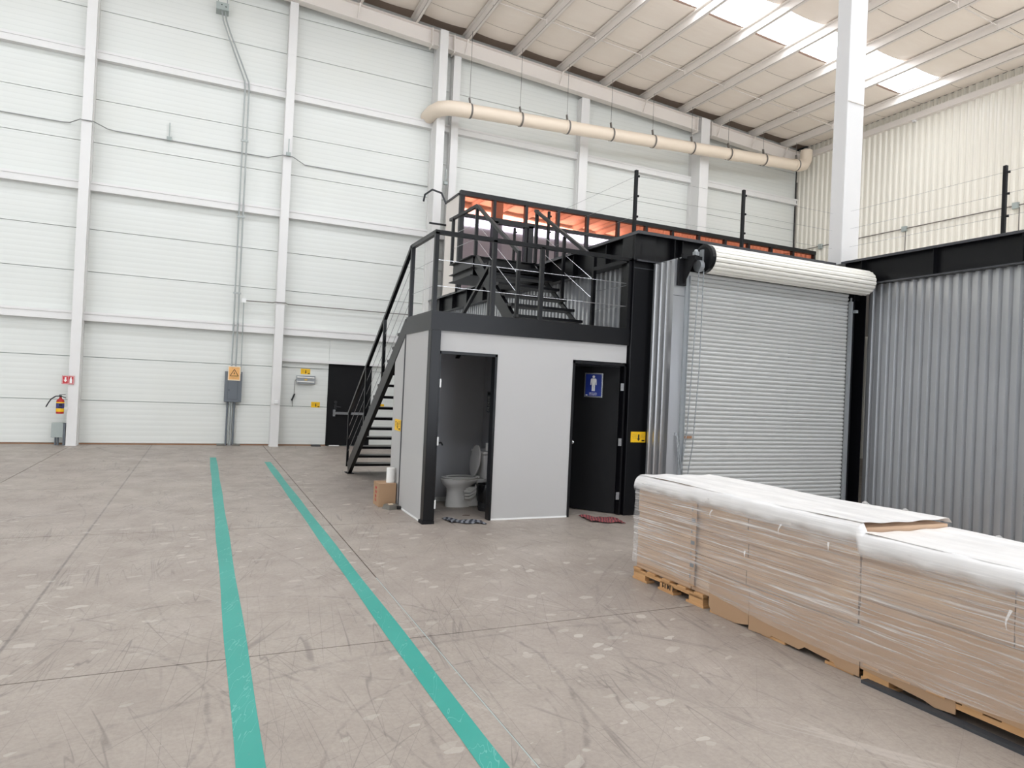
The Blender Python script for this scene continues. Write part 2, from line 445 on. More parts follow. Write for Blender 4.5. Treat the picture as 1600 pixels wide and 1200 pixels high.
# ------------------------------------------------------------------ far wall
wb = struct(MB().box(XL, YW+0.06, -0.1, XR+0.2, YW+0.25, 13.0).build('wall_back', M['box_light']))
cols = [-14.9, -10.8, -6.67, -2.53, 1.63, 5.85, 9.85, 14.2, XR]
rows = [0.03, 0.97, 1.92, 2.83, 3.79, 4.72, 5.65, 6.63, 7.58, 8.54, 9.55, 10.5, 11.5, 12.4]
for i in range(len(cols)-1):
    for j in range(len(rows)-1):
        x0, x1, z0, z1 = cols[i], cols[i+1], rows[j], rows[j+1]
        if i == 4 and j < 3:      # opening of the exit door
            if j < 2: segs = [(x0, 2.86, z0, z1), (3.95, x1, z0, z1)]
            else: segs = [(x0, 2.86, z0, z1), (3.95, x1, z0, z1), (2.86, 3.95, 2.08, z1)]
        else: segs = [(x0, x1, z0, z1)]
        for a0, a1, b0, b1 in segs:
            MB().box(a0+0.002, YW-0.0, b0+0.006, a1-0.002, YW+0.055, b1-0.006).build('wall_panel', M['wall_panel'], wb)
def girt(x0, x1, z, h=0.21):
    mb = MB()
    mb.box(x0, YW-0.13, z-h/2, x1, YW-0.125, z+h/2)           # web face
    mb.box(x0, YW-0.13, z+h/2-0.006, x1, YW-0.0, z+h/2)        # flanges
    mb.box(x0, YW-0.13, z-h/2, x1, YW-0.0, z-h/2+0.006)
    mb.box(x0, YW-0.145, z+h/2-0.05, x1, YW-0.13, z+h/2)
    mb.box(x0, YW-0.145, z-h/2, x1, YW-0.13, z-h/2+0.05)
    mb.build('wall_girt', M['white_steel'], wb)
for i in range(len(cols)-1):
    for z in (2.80, 5.64, 8.52): girt(cols[i], cols[i+1], z, 0.2)
MB().box(1.63, YW-0.1, 2.06, 4.4, YW-0.001, 2.13).build('door_head_girt', M['white_steel'], wb)
MB().box(XL, YW-0.012, 0.0, 2.86, YW-0.001, 0.03).build('base_flashing', M['brass'], wb)
MB().box(3.95, YW-0.012, 0.0, XR, YW-0.001, 0.03).build('base_flashing', M['brass'], wb)

def wall_column(x, wd, yf, label, ztop, lip=True):
    t = thing('steel_column', (x, yf+0.15, 0), label, 'column')
    mb = MB().box(x-wd/2, yf, 0, x+wd/2, yf+0.012, ztop)
    mb.build('front_flange', M['white_steel'], t)
    MB().box(x-wd/2+0.012, yf+0.012, 0, x+wd/2-0.012, YW-0.15, ztop).build('web', M['white_steel'], t)
    mb = MB().box(x-wd/2, YW-0.15, 0, x+wd/2, YW-0.002, ztop)
    mb.build('rear_flange', M['white_steel'], t)
    MB().box(x-wd/2-0.01, yf-0.004, 0, x+wd/2+0.01, YW-0.002, 0.012).build('base_plate', M['white_steel'], t)
    return t
wall_column(-2.5, 0.19, 17.02, 'white wall column with the fire extinguisher and red sign', zroof(-2.5)-0.62)
wall_column(1.61, 0.19, 17.08, 'white wall column between the electrical panel and the exit door', zroof(1.61)-0.62)
wall_column(5.32, 0.22, 16.85, 'tall white frame column behind the staircase, crossed by the pipe elbow', zroof(5.3)-0.2)
wall_column(5.80, 0.2, 17.12, 'narrow white wall post right beside the frame column behind the staircase', zroof(5.8)-0.62)
wall_column(9.78, 0.27, 17.14, 'white wall column standing above the middle of the glass office', zroof(9.8)-0.62)
wall_column(13.95, 0.34, 16.85, 'white frame column above the right half of the glass office', zroof(14)-0.2)
wall_column(-6.67, 0.19, 17.02, 'white wall column left of the fire extinguisher column, outside the frame', zroof(-6.67)-0.62)

# rafter along the far wall
ra = thing('roof_rafter', (8, 17.0, 10.3), 'long white sloping steel rafter along the top of the far wall', 'beam')
def sloped(mb, x0, x1, y0, y1, o0, o1):
    mb.quadbox([(x0,y0,zroof(x0)-o0),(x1,y0,zroof(x1)-o0),(x1,y1,zroof(x1)-o0),(x0,y1,zroof(x0)-o0),(x0,y0,zroof(x0)-o1),(x1,y0,zroof(x1)-o1),(x1,y1,zroof(x1)-o1),(x0,y1,zroof(x0)-o1)])
    return mb
sloped(MB(), XL, XR, 17.04, 17.06, 0.60, 0.22).build('web', M['cream_steel'], ra)
sloped(MB(), XL, XR, 16.94, 17.16, 0.615, 0.60).build('lower_flange', M['cream_steel'], ra)
sloped(MB(), XL, XR, 16.94, 17.16, 0.22, 0.205).build('upper_flange', M['cream_steel'], ra)
for x in (5.02, 5.62, 13.68, 14.24):
    MB().box(x-0.012, 16.9, zroof(x)-0.68, x+0.012, 17.16, zroof(x)-0.2).build('end_plate', M['cream_steel'], ra)
for x in (3.12, 5.98, 8.85, 11.72, 14.58, 16.02, 17.45):
    MB().bar((x, 16.88, zroof(x)-0.22), (x-0.02, 17.03, zroof(x)-0.58), 0.03, 0.03).build('flange_brace', M['cream_steel'], ra)

# ------------------------------------------------------------------ ceiling
def roofbox(x0, x1, y0, y1, o0, o1): return sloped(MB(), x0, x1, y0, y1, o0, o1)
ce = struct(roofbox(XL, XE+0.3, YB-0.2, YW+0.3, -0.12, -0.3).build('ceiling', M['dark_gap']))
PUR = [17.45-1.433*k for k in range(23)]
PURE = [17.45+1.433*k for k in range(1, 6)]
ROW0 = 14.0; RW = 1.13
row_edges = [16.88]+[16.26-RW*k for k in range(17)]
sky_rows = set()
for k in range(len(row_edges)-1):
    ymid = (row_edges[k]+row_edges[k+1])/2
    if 11.7 < ymid < 12.9 or 3.7 < ymid < 5.0: sky_rows.add(k)  # the nearer row is out of view, added to light the near field
edges_x = [XR]+PUR
blank = MB()
for k in range(len(row_edges)-1):
    y1, y0 = row_edges[k]-0.006, row_edges[k+1]+0.006
    for b in range(len(edges_x)-1):
        x1, x0 = edges_x[b]-0.03, edges_x[b+1]+0.03
        if b == 0: x1 = XR
        if k in sky_rows and b > 0:
            fn = lambda u, v: (x0+(x1-x0)*u, y0+(y1-y0)*v, zroof(x0+(x1-x0)*u)+0.06)
            MB().grid(fn, 1, 1).build('skylight_panel', M['skylight'], ce)
            continue
        def fn(u, v, x0=x0, x1=x1, y0=y0, y1=y1):
            x = x0+(x1-x0)*u
            sag = 0.055*(1-(2*u-1)**2)*(0.75+0.25*(1-(2*v-1)**2))
            return (x, y0+(y1-y0)*v, zroof(x)+0.04-sag)
        if k < 8 and b < 13: MB().grid(fn, 6, 2).build('blanket_panel', M['blanket'], ce, smooth=True)
        else: blank.grid(fn, 3, 1)
for k in range(len(row_edges)-1):
    if row_edges[k] > YE+0.6: continue
    for b in range(len(PURE)):
        x0 = (XR if b == 0 else PURE[b-1])+0.03; x1 = PURE[b]-0.03; y1, y0 = row_edges[k]-0.006, row_edges[k+1]+0.006
        blank.grid(lambda u, v: (x0+(x1-x0)*u, y0+(y1-y0)*v, zroof(x0+(x1-x0)*u)+0.04-0.05*(1-(2*u-1)**2)), 3, 1)
o = blank.build('insulation_blanket', M['blanket'], ce); o['kind'] = 'stuff'
for x in PUR+PURE:
    mb = MB(); z = zroof(x); yn = 17.2 if x < XR else YE
    mb.box(x-0.004, YB, z-0.2, x+0.004, yn, z+0.02)
    mb.box(x-0.004, YB, z-0.2, x+0.075, yn, z-0.193)
    mb.box(x-0.075, YB, z+0.0, x+0.004, yn, z+0.012)
    mb.box(x+0.068, YB, z-0.2, x+0.075, yn, z-0.17)
    mb.build('purlin', M['cream_steel'], ce)
for y in (15.15, 9.5):
    mb = MB()
    for b in range(len(PUR)-1):
        mb.bar((PUR[b], y, zroof(PUR[b])-0.08), (PUR[b+1], y, zroof(PUR[b+1])-0.08), 0.02, 0.02)
        mb.box(PUR[b]-0.03, y-0.03, zroof(PUR[b])-0.18, PUR[b]+0.01, y+0.03, zroof(PUR[b])-0.04)
    mb.build('sag_rod', M['cream_steel'], ce)

# ------------------------------------------------------------------ right, left and rear walls
wr = struct(MB().box(XR+0.06, YE, 0, XR+0.2, YW+0.1, 10.44).build('wall_right', M['dark_line']))
y = YW-0.02
while y > YE+0.5:
    L = 0.95
    mb = corr(MB(), (XR+0.03, y, 0), (0, -1, 0), L, 0.0, 10.34, 0.19, 0.035, (-1, 0, 0))
    mb.build('cladding_sheet', M['white_corr'], wr); y -= L
MB().box(XR-0.12, YE, 9.92, XR+0.06, 17.2, 9.98).build('eave_angle', M['cream_steel'], wr)
MB().box(XR-0.1, YE, 9.98, XR-0.06, 17.2, 10.1).build('eave_angle', M['cream_steel'], wr)
MB().box(XR-0.1, 13.02, 9.86, XR-0.02, 13.1, 9.92).build('clip', M['white_steel'], wr)
wl = struct(MB().box(XL-0.2, YB, 0, XL, YW, 13).build('wall_left', M['wall_panel']))
struct(MB().box(XR, YE-0.02, 0, XE+0.1, YE+0.1, 10.4).build('wall_return', M['wall_panel']))
struct(MB().box(XE, YB, 0, XE+0.2, YE, 10.2).build('wall_far_right', M['wall_panel']))
wf = struct(MB().box(XL, YB-0.2, 0, XE, YB, 13).build('wall_front', M['wall_panel']))
x = XL+0.2; k = 1
while x < XE-1:           # unseen clerestory, placed to form the bright band in the office glass
    x1 = min(x+4.0, XE-0.2); zt = zroof(x1)-0.12
    za, zb_ = min(10.42, zroof(x)-0.14), min(10.42, zroof(x1-0.06)-0.14)
    struct(MB().prism([(x, YB, 9.6), (x1-0.06, YB, 9.6), (x1-0.06, YB, zb_), (x, YB, za)], (0, 0.03, 0)).build('window_%d' % k, M['clerestory'])); x += 4.0; k += 1
for y0, y1 in ((-1.5, 1.5), (6, 9)):  # glowing openings out of view, added as extra light from the left
    struct(MB().box(XL, y0, 0.1, XL+0.03, y1, 4.6).build('window_%d' % k, M['window_day'])); k += 1
for x0, x1 in ((-11, -6.5), (3, 7.5), (12, 16.5), (19.5, 24)):  # glowing openings out of view, added to lift ceiling and roller door
    struct(MB().box(x0, YB, 0.1, x1, YB+0.03, 4.6).build('window_%d' % k, M['window_day'])); k += 1

# ------------------------------------------------------------------ mezzanine frame
mz = thing('mezzanine', (9, 9, 0), 'black steel mezzanine frame behind the restroom booth and roller door', 'mezzanine')
ZT = 3.82; ZB = 3.44
def ibeam(name, a, b, inward, stiff):
    """a-b: line of the flange edge, inward: unit vector from the edge to the web"""
    a = Vector(a); b = Vector(b); n = Vector(inward); d = (b-a).normalized()
    def seg(o0, o1, z0, z1, e0=0.0, e1=0.0):
        p = [a+d*e0+n*o0, b-d*e1+n*o0, b-d*e1+n*o1, a+d*e0+n*o1]
        return [(q.x, q.y, z0) for q in p]+[(q.x, q.y, z1) for q in p]
    mb = MB(); mb.quadbox(seg(0.1, 0.112, ZB, ZT)); mb.quadbox(seg(0.0, 0.22, ZT-0.016, ZT)); mb.quadbox(seg(0.0, 0.22, ZB-0.016, ZB))
    o = mb.build(name, M['black'], mz)
    L = (b-a).length
    for s_ in stiff:
        q = a+d*s_
        MB().quadbox([(q+n*0.015-d*0.006).to_tuple()[:2]+(ZB,), (q+n*0.015+d*0.006).to_tuple()[:2]+(ZB,), (q+n*0.1+d*0.006).to_tuple()[:2]+(ZB,), (q+n*0.1-d*0.006).to_tuple()[:2]+(ZB,),
                      (q+n*0.015-d*0.006).to_tuple()[:2]+(ZT-0.016,), (q+n*0.015+d*0.006).to_tuple()[:2]+(ZT-0.016,), (q+n*0.1+d*0.006).to_tuple()[:2]+(ZT-0.016,), (q+n*0.1-d*0.006).to_tuple()[:2]+(ZT-0.016,)]).build('stiffener', M['black'], o)
    return o
ibeam('left_beam', (5.2, 7.62, 0), (5.2, 16.82, 0), (1, 0, 0), [0.75+0.95*k for k in range(9)])
ibeam('front_beam', (5.2, 7.55, 0), (8.9, 7.55, 0), (0, 1, 0), [0.62, 0.75, 1.5, 2.4, 3.3])
ibeam('right_beam', (8.9, 7.45, 0), (8.9, 0.5, 0), (1, 0, 0), [0.35+1.1*k for k in range(6)])
MB().box(5.35, 7.75, ZT-0.1, XR-0.05, 16.8, ZT-0.02).build('deck', M['deck'], mz)
MB().box(9.15, 2.2, ZT-0.1, XR-0.05, 7.75, ZT-0.02).build('deck', M['deck'], mz)
MB().box(5.2, 7.62, 0, 5.545, 7.92, ZT-0.02).build('corner_column', M['black'], mz, bevel=0.006)
MB().box(5.2, 7.612, 3.33, 5.545, 7.62, 3.338).build('joint_line', M['dark_line'], mz)
mb = MB().box(8.74, 7.06, 0, 8.755, 7.42, ZB-0.02).box(8.985, 7.06, 0, 9.0, 7.42, ZB-0.02).box(8.74, 7.25, 0, 9.0, 7.27, ZB-0.02)
mb.build('reentrant_column', M['black'], mz)
for zz in (ZT-0.014, ZB-0.014):  # lip strips carry the painted edge highlight
    hh = 0.016 if zz > 3.7 else 0.008
    MB().box(5.19, 7.54, zz-hh*1.6, 8.9, 7.55, zz+hh).build('edge_lip', M['lip'], mz)
    MB().box(8.89, 0.5, zz-hh*1.2, 8.9, 7.44, zz+hh).build('edge_lip', M['lip'], mz)
MB().box(5.19, 7.55, ZT-0.04, 5.2, 16.82, ZT+0.002).build('edge_lip', M['lip'], mz)
# cladding of the mezzanine
pl = empty_struct('wall_partition_left', (5.36, 12, 0))
y = 7.95
while y < 16.7:
    L = min(1.0, 16.8-y)
    corr(MB(), (5.38, y, 0), (0, 1, 0), L, 0, ZB-0.02, 0.125, 0.045, (-1, 0, 0), frac=(0.42, 0.08, 0.42, 0.08)).build('cladding_sheet', M['grey_corr'], pl); y += 1.0
pr_ = empty_struct('wall_partition_right', (9.04, 2, 0))
y = 7.06
while y > 1.5:
    corr(MB(), (9.06, y, 0), (0, -1, 0), 1.0, 0, ZB-0.02, 0.125, 0.05, (-1, 0, 0), frac=(0.3, 0.2, 0.3, 0.2)).build('cladding_sheet', M['grey_corr'], pr_); y -= 1.0
pd = empty_struct('wall_door_surround', (5.5, 7.3, 0))
corr(MB(), (5.53, 7.62, 0), (0, -1, 0), 0.5, 0, 3.40, 0.125, 0.05, (-1, 0, 0), frac=(0.3, 0.2, 0.3, 0.2)).build('cladding_sheet', M['grey_corr'], pd)
MB().box(5.46, 7.09, 0, 5.635, 7.12, 3.40).build('jamb_panel', M['grey_corr'], pd)
MB().box(5.455, 7.085, 2.93, 5.635, 7.09, 2.935).build('panel_joint', M['dark_line'], pd)
MB().box(5.50, 7.0, 3.40, 5.66, 7.6, 3.412).build('cap_flashing', M['grey_corr'], pd)
MB().box(5.53, 7.16, 3.2, 9.0, 7.19, ZB).build('header_panel', M['black'], pd)

# big white column at the inner corner of the mezzanine
bc = thing('building_column', (9.09, 7.58, ZT), 'thick white square column rising from the mezzanine corner to the roof', 'column')
MB().box(8.9, 7.45, ZT-0.03, 9.27, 7.7, zroof(9.1)-0.02).build('shaft', M['column_white'], bc, bevel=0.012)
MB().box(8.9, 7.43, 6.33, 9.272, 7.702, 6.336).build('splice_line', M['cream_steel'], bc)

# ------------------------------------------------------------------ roller door
rd = thing('roller_door', (7.2, 7.1, 0), 'closed light grey steel roller door with its coil exposed above', 'roller door')
prof = [(0.0, 0.0), (-0.004, 0.006), (-0.015, 0.018), (-0.018, 0.032), (-0.012, 0.044), (-0.002, 0.0525), (0.006, 0.055)]
PITCH_S = 0.0565
sm = MB()
for (dy, dz) in prof:
    sm.v.append((5.68, 7.12+dy, dz)); sm.v.append((8.68, 7.12+dy, dz))
for i in range(len(prof)-1): sm.f.append((2*i, 2*i+1, 2*i+3, 2*i+2))
sm_mesh = sm.mesh('slat', M['slat'], (7.18, 7.12, 0), smooth=False)
for k in range(57): inst('slat', sm_mesh, (7.18, 7.12, 0.05+k*PITCH_S), rd)
MB().box(5.69, 7.10, 0.0, 8.67, 7.13, 0.05).build('bottom_bar', M['galv'], rd)
mb = MB(); N = 18; CY, CZ, CR = 6.96, 3.425, 0.178
for k in range(N):
    a0 = 2*PI*k/N; a1 = 2*PI*(k+0.82)/N; a2 = 2*PI*(k+0.91)/N
    ring = []
    pts = [(a0, CR), ((a0+a1)/2, CR+0.006), (a1, CR), (a2, CR-0.03), (2*PI*(k+1)/N, CR)]
    b = len(mb.v)
    for a, r in pts:
        for x in (5.87, 8.84): mb.v.append((x, CY+r*math.cos(a), CZ+r*math.sin(a)))
    for i in range(len(pts)-1): mb.f.append((b+2*i, b+2*i+1, b+2*i+3, b+2*i+2))
mb.build('rolled_curtain', M['coil'], rd)
MB().loft([circ((8.835, CY, CZ), CR-0.004, 24, (0,1,0), (0,0,1)), circ((8.86, CY, CZ), CR-0.05, 24, (0,1,0), (0,0,1))]).build('coil_end', M['coil'], rd)
MB().loft([circ((5.80, CY, CZ), 0.15, 28, (0,1,0), (0,0,1)), circ((5.81, CY, CZ), 0.185, 28, (0,1,0), (0,0,1)), circ((5.865, CY, CZ), 0.185, 28, (0,1,0), (0,0,1))]).build('drive_disc', M['black'], rd)
MB().box(5.775, CY-0.025, CZ-0.17, 5.80, CY+0.03, CZ+0.11).build('hoist_plate', M['galv'], rd)
MB().loft([circ((5.70, CY-0.02, CZ-0.11), 0.075, 20, (0,1,0), (0,0,1)), circ((5.76, CY-0.02, CZ-0.11), 0.075, 20, (0,1,0), (0,0,1))]).build('chain_wheel', M['galv'], rd)
mb = MB().bar((5.5, CY+0.04, CZ-0.0), (5.79, CY, CZ-0.02), 0.05, 0.06); mb.bar((5.62, CY+0.15, CZ-0.02), (5.64, CY-0.02, CZ-0.02), 0.04, 0.06)
mb.build('bracket_arm', M['black_matte'], rd)
mb = MB().prism([(5.56, 7.08, 3.42), (5.56, 6.82, 3.42), (5.56, 6.82, 3.37), (5.56, 7.0, 3.12), (5.56, 7.08, 3.06)], (0.02, 0, 0))
mb.box(5.5, 7.04, 3.06, 5.62, 7.085, 3.42); mb.build('bracket_plate', M['black_matte'], rd)
mb = MB().box(5.66, 6.93, CZ+0.02, 5.72, 6.99, CZ+0.07).loft([circ((5.69, 6.96, CZ+0.07), 0.03, 10), circ((5.69, 6.96, CZ+0.1), 0.018, 10)])
mb.build('bearing', M['galv'], rd)
mb = MB().box(5.635, 7.06, 0, 5.69, 7.09, 3.2).box(5.635, 7.09, 0, 5.65, 7.14, 3.2).box(5.682, 7.04, 0, 5.69, 7.06, 3.2)
mb.build('guide_rail', M['galv'], rd)
mb = MB().box(8.665, 7.06, 0, 8.725, 7.09, 3.15).box(8.71, 7.09, 0, 8.725, 7.14, 3.15).box(8.66, 7.04, 0, 8.672, 7.06, 3.2)
mb.build('guide_rail', M['galv'], rd)
MB().box(8.71, 7.0, 2.98, 8.76, 7.09, 3.02).build('guide_bracket', M['galv'], rd)
def chain(pts, step=0.032):
    mb = MB(); k = 0
    for a, b in zip(pts[:-1], pts[1:]):
        a = Vector(a); b = Vector(b); n = max(1, int((b-a).length/step))
        for i in range(n):
            p = a.lerp(b, i/n); q = a.lerp(b, (i+1.25)/n)
            mb.bar(p, q, 0.014 if k % 2 else 0.005, 0.005 if k % 2 else 0.014, up=(0.1, 1, 0.05)); k += 1
    return mb
o = chain([(5.775, 6.90, CZ-0.16), (5.77, 6.9, 2.0), (5.74, 6.93, 1.0), (5.70, 6.97, 0.55), (5.67, 7.0, 0.5), (5.63, 7.03, 0.62), (5.585, 7.06, 1.13)]).build('hand_chain', M['galv'], rd); o['kind'] = 'stuff'
o = chain([(5.70, 6.90, CZ-0.16), (5.705, 6.93, 2.6), (5.70, 7.0, 1.2), (5.66, 7.03, 0.7), (5.60, 7.06, 1.1)]).build('hand_chain', M['galv'], rd); o['kind'] = 'stuff'
MB().bar((5.70, 6.9, 2.98), (5.775, 6.9, 2.98), 0.012, 0.012).build('chain_keeper', M['galv'], rd)
MB().box(5.565, 7.065, 1.12, 5.59, 7.09, 1.16).build('chain_hook', M['chrome'], rd)
MB().box(5.70, 7.095, 1.085, 5.86, 7.1, 1.118).build('worn_sticker', M['brass'], rd)

# ------------------------------------------------------------------ restroom booth
rb = thing('restroom_booth', (3.8, 8.3, 0), 'grey boxed restroom booth with black corner posts under the stair landing', 'restroom')
Z0, Z1, Z2 = 0.0, 2.285, 2.51
FY = 7.68
mb = MB()
mb.box(2.53, FY, 2.045, 5.18, FY+0.08, Z1)
mb.box(3.29, FY, 0, 4.36, FY+0.08, 2.045)
mb.build('front_panel', M['grey_wall'], rb)
MB().box(2.42, 7.74, 0, 2.49, 8.735, Z1).build('side_panel', M['grey_wall'], rb)
MB().prism([(2.42, 8.765, 0), (2.42, 9.25, 0), (2.42, 9.25, 1.93), (2.42, 8.765, 2.27)], (0.06, 0, 0)).build('stair_side_panel', M['grey_wall'], rb)
MB().box(2.412, 8.735, 0, 2.45, 8.765, Z1).build('joint_strip', M['dark_line'], rb)
MB().box(2.49, 9.12, 0, 5.18, 9.18, Z1).build('back_panel', M['interior_grey'], rb)
MB().box(2.49, 7.76, 0, 2.5, 9.12, Z1).build('inner_lining', M['interior_grey'], rb)
MB().box(3.72, FY+0.08, 0, 3.8, 9.12, Z1).build('dividing_panel', M['interior_grey'], rb)
MB().box(5.15, FY+0.08, 0, 5.18, 9.12, Z1).build('end_panel', M['interior_grey'], rb)
MB().box(2.5, 9.1, 0, 3.72, 9.12, 0.06).build('skirting', M['white_plastic'], rb)
MB().box(2.5, FY+0.08, 2.26, 5.18, 9.12, 2.285).build('booth_ceiling', M['interior_grey'], rb)
MB().box(2.41, 7.62, 0, 2.53, 7.74, Z1).build('corner_post', M['black'], rb, bevel=0.004)
MB().box(2.395, 7.605, 0, 2.545, 7.755, 0.035).build('post_foot', M['black_matte'], rb)
MB().box(3.29, FY-0.006, 0, 4.36, FY, 0.02).build('floor_seal', M['white_plastic'], rb)
MB().box(2.412, 7.75, 0, 2.42, 8.735, 0.02).build('floor_seal', M['white_plastic'], rb)
MB().box(2.41, 7.65, Z1, 5.2, 7.72, Z2).build('front_fascia', M['black'], rb)
MB().box(2.41, 7.72, Z1, 2.46, 8.74, Z2).build('side_fascia', M['black'], rb)
MB().box(2.46, 7.72, 2.44, 5.2, 8.74, 2.50).build('landing_plate', M['black_matte'], rb)

def door_frame(t, x0, x1, ztop):
    mb = MB().box(x0, FY-0.012, 0, x0+0.03, FY+0.1, ztop).box(x1-0.03, FY-0.012, 0, x1, FY+0.1, ztop).box(x0, FY-0.012, ztop-0.035, x1, FY+0.1, ztop)
    mb.build('door_frame', M['black'], t)
d1 = empty_struct('door_1', (2.91, FY, 0)); d1['label'] = 'open black restroom door with white hinges, toilet visible inside'; 
door_frame(d1, 2.53, 3.29, 2.045)
MB().box(2.503, 7.79, 0.01, 2.54, 8.48, 2.0).build('door_leaf', M['black'], d1)
for z in (1.66, 0.97, 0.22):
    MB().box(2.553, FY-0.02, z-0.05, 2.572, FY+0.0, z+0.05).build('hinge', M['white_plastic'], d1)
mb = MB().tube([(2.572, FY-0.005, 0.95), (2.60, FY-0.01, 0.95)], 0.012, 8).tube([(2.6, FY-0.01, 0.955), (2.615, FY-0.01, 0.945), (2.625, FY-0.01, 0.92)], 0.009, 8)
mb.build('latch_lever', M['black_matte'], d1)
d2 = empty_struct('door_2', (4.77, FY, 0)); d2['label'] = 'half open black door with blue men restroom sign'
door_frame(d2, 4.36, 5.18, 2.035)
ANG = math.radians(129)      # leaf swung inward from its right-hand hinges
HX, HY = 5.135, FY+0.07
ld = Vector((math.cos(ANG), math.sin(ANG), 0)); ln = Vector((-ld.y, ld.x, 0))   # along the leaf, normal towards camera
if ln.y > 0: ln = -ln
leaf = Face((HX, HY, 0), -ld, (0, 0, 1), ln)    # u runs right, so leaf spans u -0.76..0
mb = MB(); leaf.plate(mb, -0.76, 0.012, 0, 1.99, -0.04, 0.0); mb.build('door_leaf', M['black_matte'], d2)
for z in (1.72, 0.98, 0.26):
    MB().box(5.10, FY-0.016, z-0.05, 5.15, FY-0.008, z+0.05).build('hinge', M['chrome'], d2)
mb = MB(); mb.tube([leaf.p(-0.63, 0.93, 0), leaf.p(-0.63, 0.93, 0.03)], 0.014, 10)
mb.loft([[leaf.p(-0.63, 0.93, c)+leaf.u*r*math.cos(a)+leaf.v*r*math.sin(a) for a in [2*PI*k/12 for k in range(12)]] for c, r in ((0.03, 0.012), (0.04, 0.026), (0.055, 0.028), (0.066, 0.016))])
mb.build('door_knob', M['chrome'], d2)

# sign on the half open door
sg = thing('restroom_sign', leaf.p(-0.37, 1.55, 0.004), 'blue men restroom sign with white figure on the black door', 'sign')
mb = MB(); leaf.plate(mb, -0.50, 1.565, -0.235, 1.90, 0.001, 0.008); mb.build('sign_frame', M['chrome'], sg)
mb = MB(); leaf.plate(mb, -0.482, 1.583, -0.253, 1.882, 0.008, 0.011); mb.build('sign_face', M['blue'], sg)
mb = MB(); cu = -0.367
leaf.poly(mb, [(cu+0.019*math.cos(2*PI*k/14), 1.847+0.019*math.sin(2*PI*k/14)) for k in range(14)], 0.011, 0.013)
leaf.poly(mb, [(cu-0.045, 1.735), (cu-0.032, 1.735), (cu-0.026, 1.79), (cu-0.022, 1.735), (cu-0.022, 1.65), (cu-0.003, 1.65), (cu-0.003, 1.728), (cu+0.003, 1.728), (cu+0.003, 1.65), (cu+0.022, 1.65), (cu+0.022, 1.735), (cu+0.026, 1.79), (cu+0.032, 1.735), (cu+0.045, 1.735), (cu+0.042, 1.81), (cu+0.03, 1.824), (cu-0.03, 1.824), (cu-0.042, 1.81)], 0.011, 0.013)
mb.build('figure', M['sign_white'], sg)
mb = MB()
def strokes(mb, face, u0, u1, v, h, c0, c1, seed):
    r = random.Random(seed); u = u0
    while u < u1-h*0.4:
        wd = h*r.choice((0.5, 0.6, 0.7)); wd = min(wd, u1-u)
        face.plate(mb, u, v, u+wd*0.3, v+h, c0, c1)
        if r.random() < 0.6: face.plate(mb, u, v+h*r.choice((0, 0.4, 0.8)), u+wd, v+h*0.2+h*r.choice((0, 0.4, 0.8)), c0, c1)
        u += wd+h*0.28
    return mb
strokes(mb, leaf, cu-0.055, cu+0.055, 1.615, 0.015, 0.011, 0.0125, 3)
strokes(mb, leaf, cu-0.055, cu+0.055, 1.594, 0.013, 0.011, 0.0125, 4)
leaf.plate(mb, -0.475, 1.588, -0.45, 1.60, 0.011, 0.0125)
mb.build('lettering', M['sign_white'], sg)

def yellow_sign(face, wd, h, label):
    t = thing('safety_sign', face.p(wd/2, 0, 0.0), label, 'sign')
    mb = MB(); face.plate(mb, 0, 0, wd, h, 0.001, 0.006); mb.build('sign_plate', M['yellow'], t)
    mb = MB(); c = wd*0.53; s = h/0.14
    face.poly(mb, [(c-0.011*s, 0.105*s), (c-0.011*s, 0.05*s), (c-0.024*s, 0.05*s), (c, 0.018*s), (c+0.024*s, 0.05*s), (c+0.011*s, 0.05*s), (c+0.011*s, 0.105*s)], 0.006, 0.008)
    face.plate(mb, wd*0.74, 0.016*s, wd*0.94, 0.034*s, 0.006, 0.008)
    mb.build('down_arrow', M['sign_black'], t)
    mb = MB()
    for k in range(4):
        strokes(mb, face, wd*0.1, wd*0.4, h*(0.36+0.13*k), h*0.05, 0.006, 0.007, k+9)
        strokes(mb, face, wd*0.66, wd*0.94, h*(0.40+0.13*k), h*0.05, 0.006, 0.007, k+19)
    mb.build('lettering', M['brass'], t)
FW = lambda x, z, y=YW-0.002: Face((x, y, z), (1, 0, 0), (0, 0, 1), (0, -1, 0))
yellow_sign(FW(2.19, 1.77), 0.225, 0.135, 'yellow arrow sign fixed above the emergency light on the far wall')
yellow_sign(FW(2.475, 0.955), 0.21, 0.135, 'yellow arrow sign left of the exit door at lock height')
yellow_sign(FW(4.10, 0.955), 0.21, 0.135, 'yellow arrow sign seen through the stair treads, right of the exit door')
yellow_sign(Face((2.418, 9.09, 1.0), (0, -1, 0), (0, 0, 1), (-1, 0, 0)), 0.29, 0.15, 'yellow sign on the grey panel edge beside the stairs')
yellow_sign(Face((5.262, 7.618, 0.985), (1, 0, 0), (0, 0, 1), (0, -1, 0)), 0.235, 0.142, 'yellow arrow sign on the black column beside the roller door')

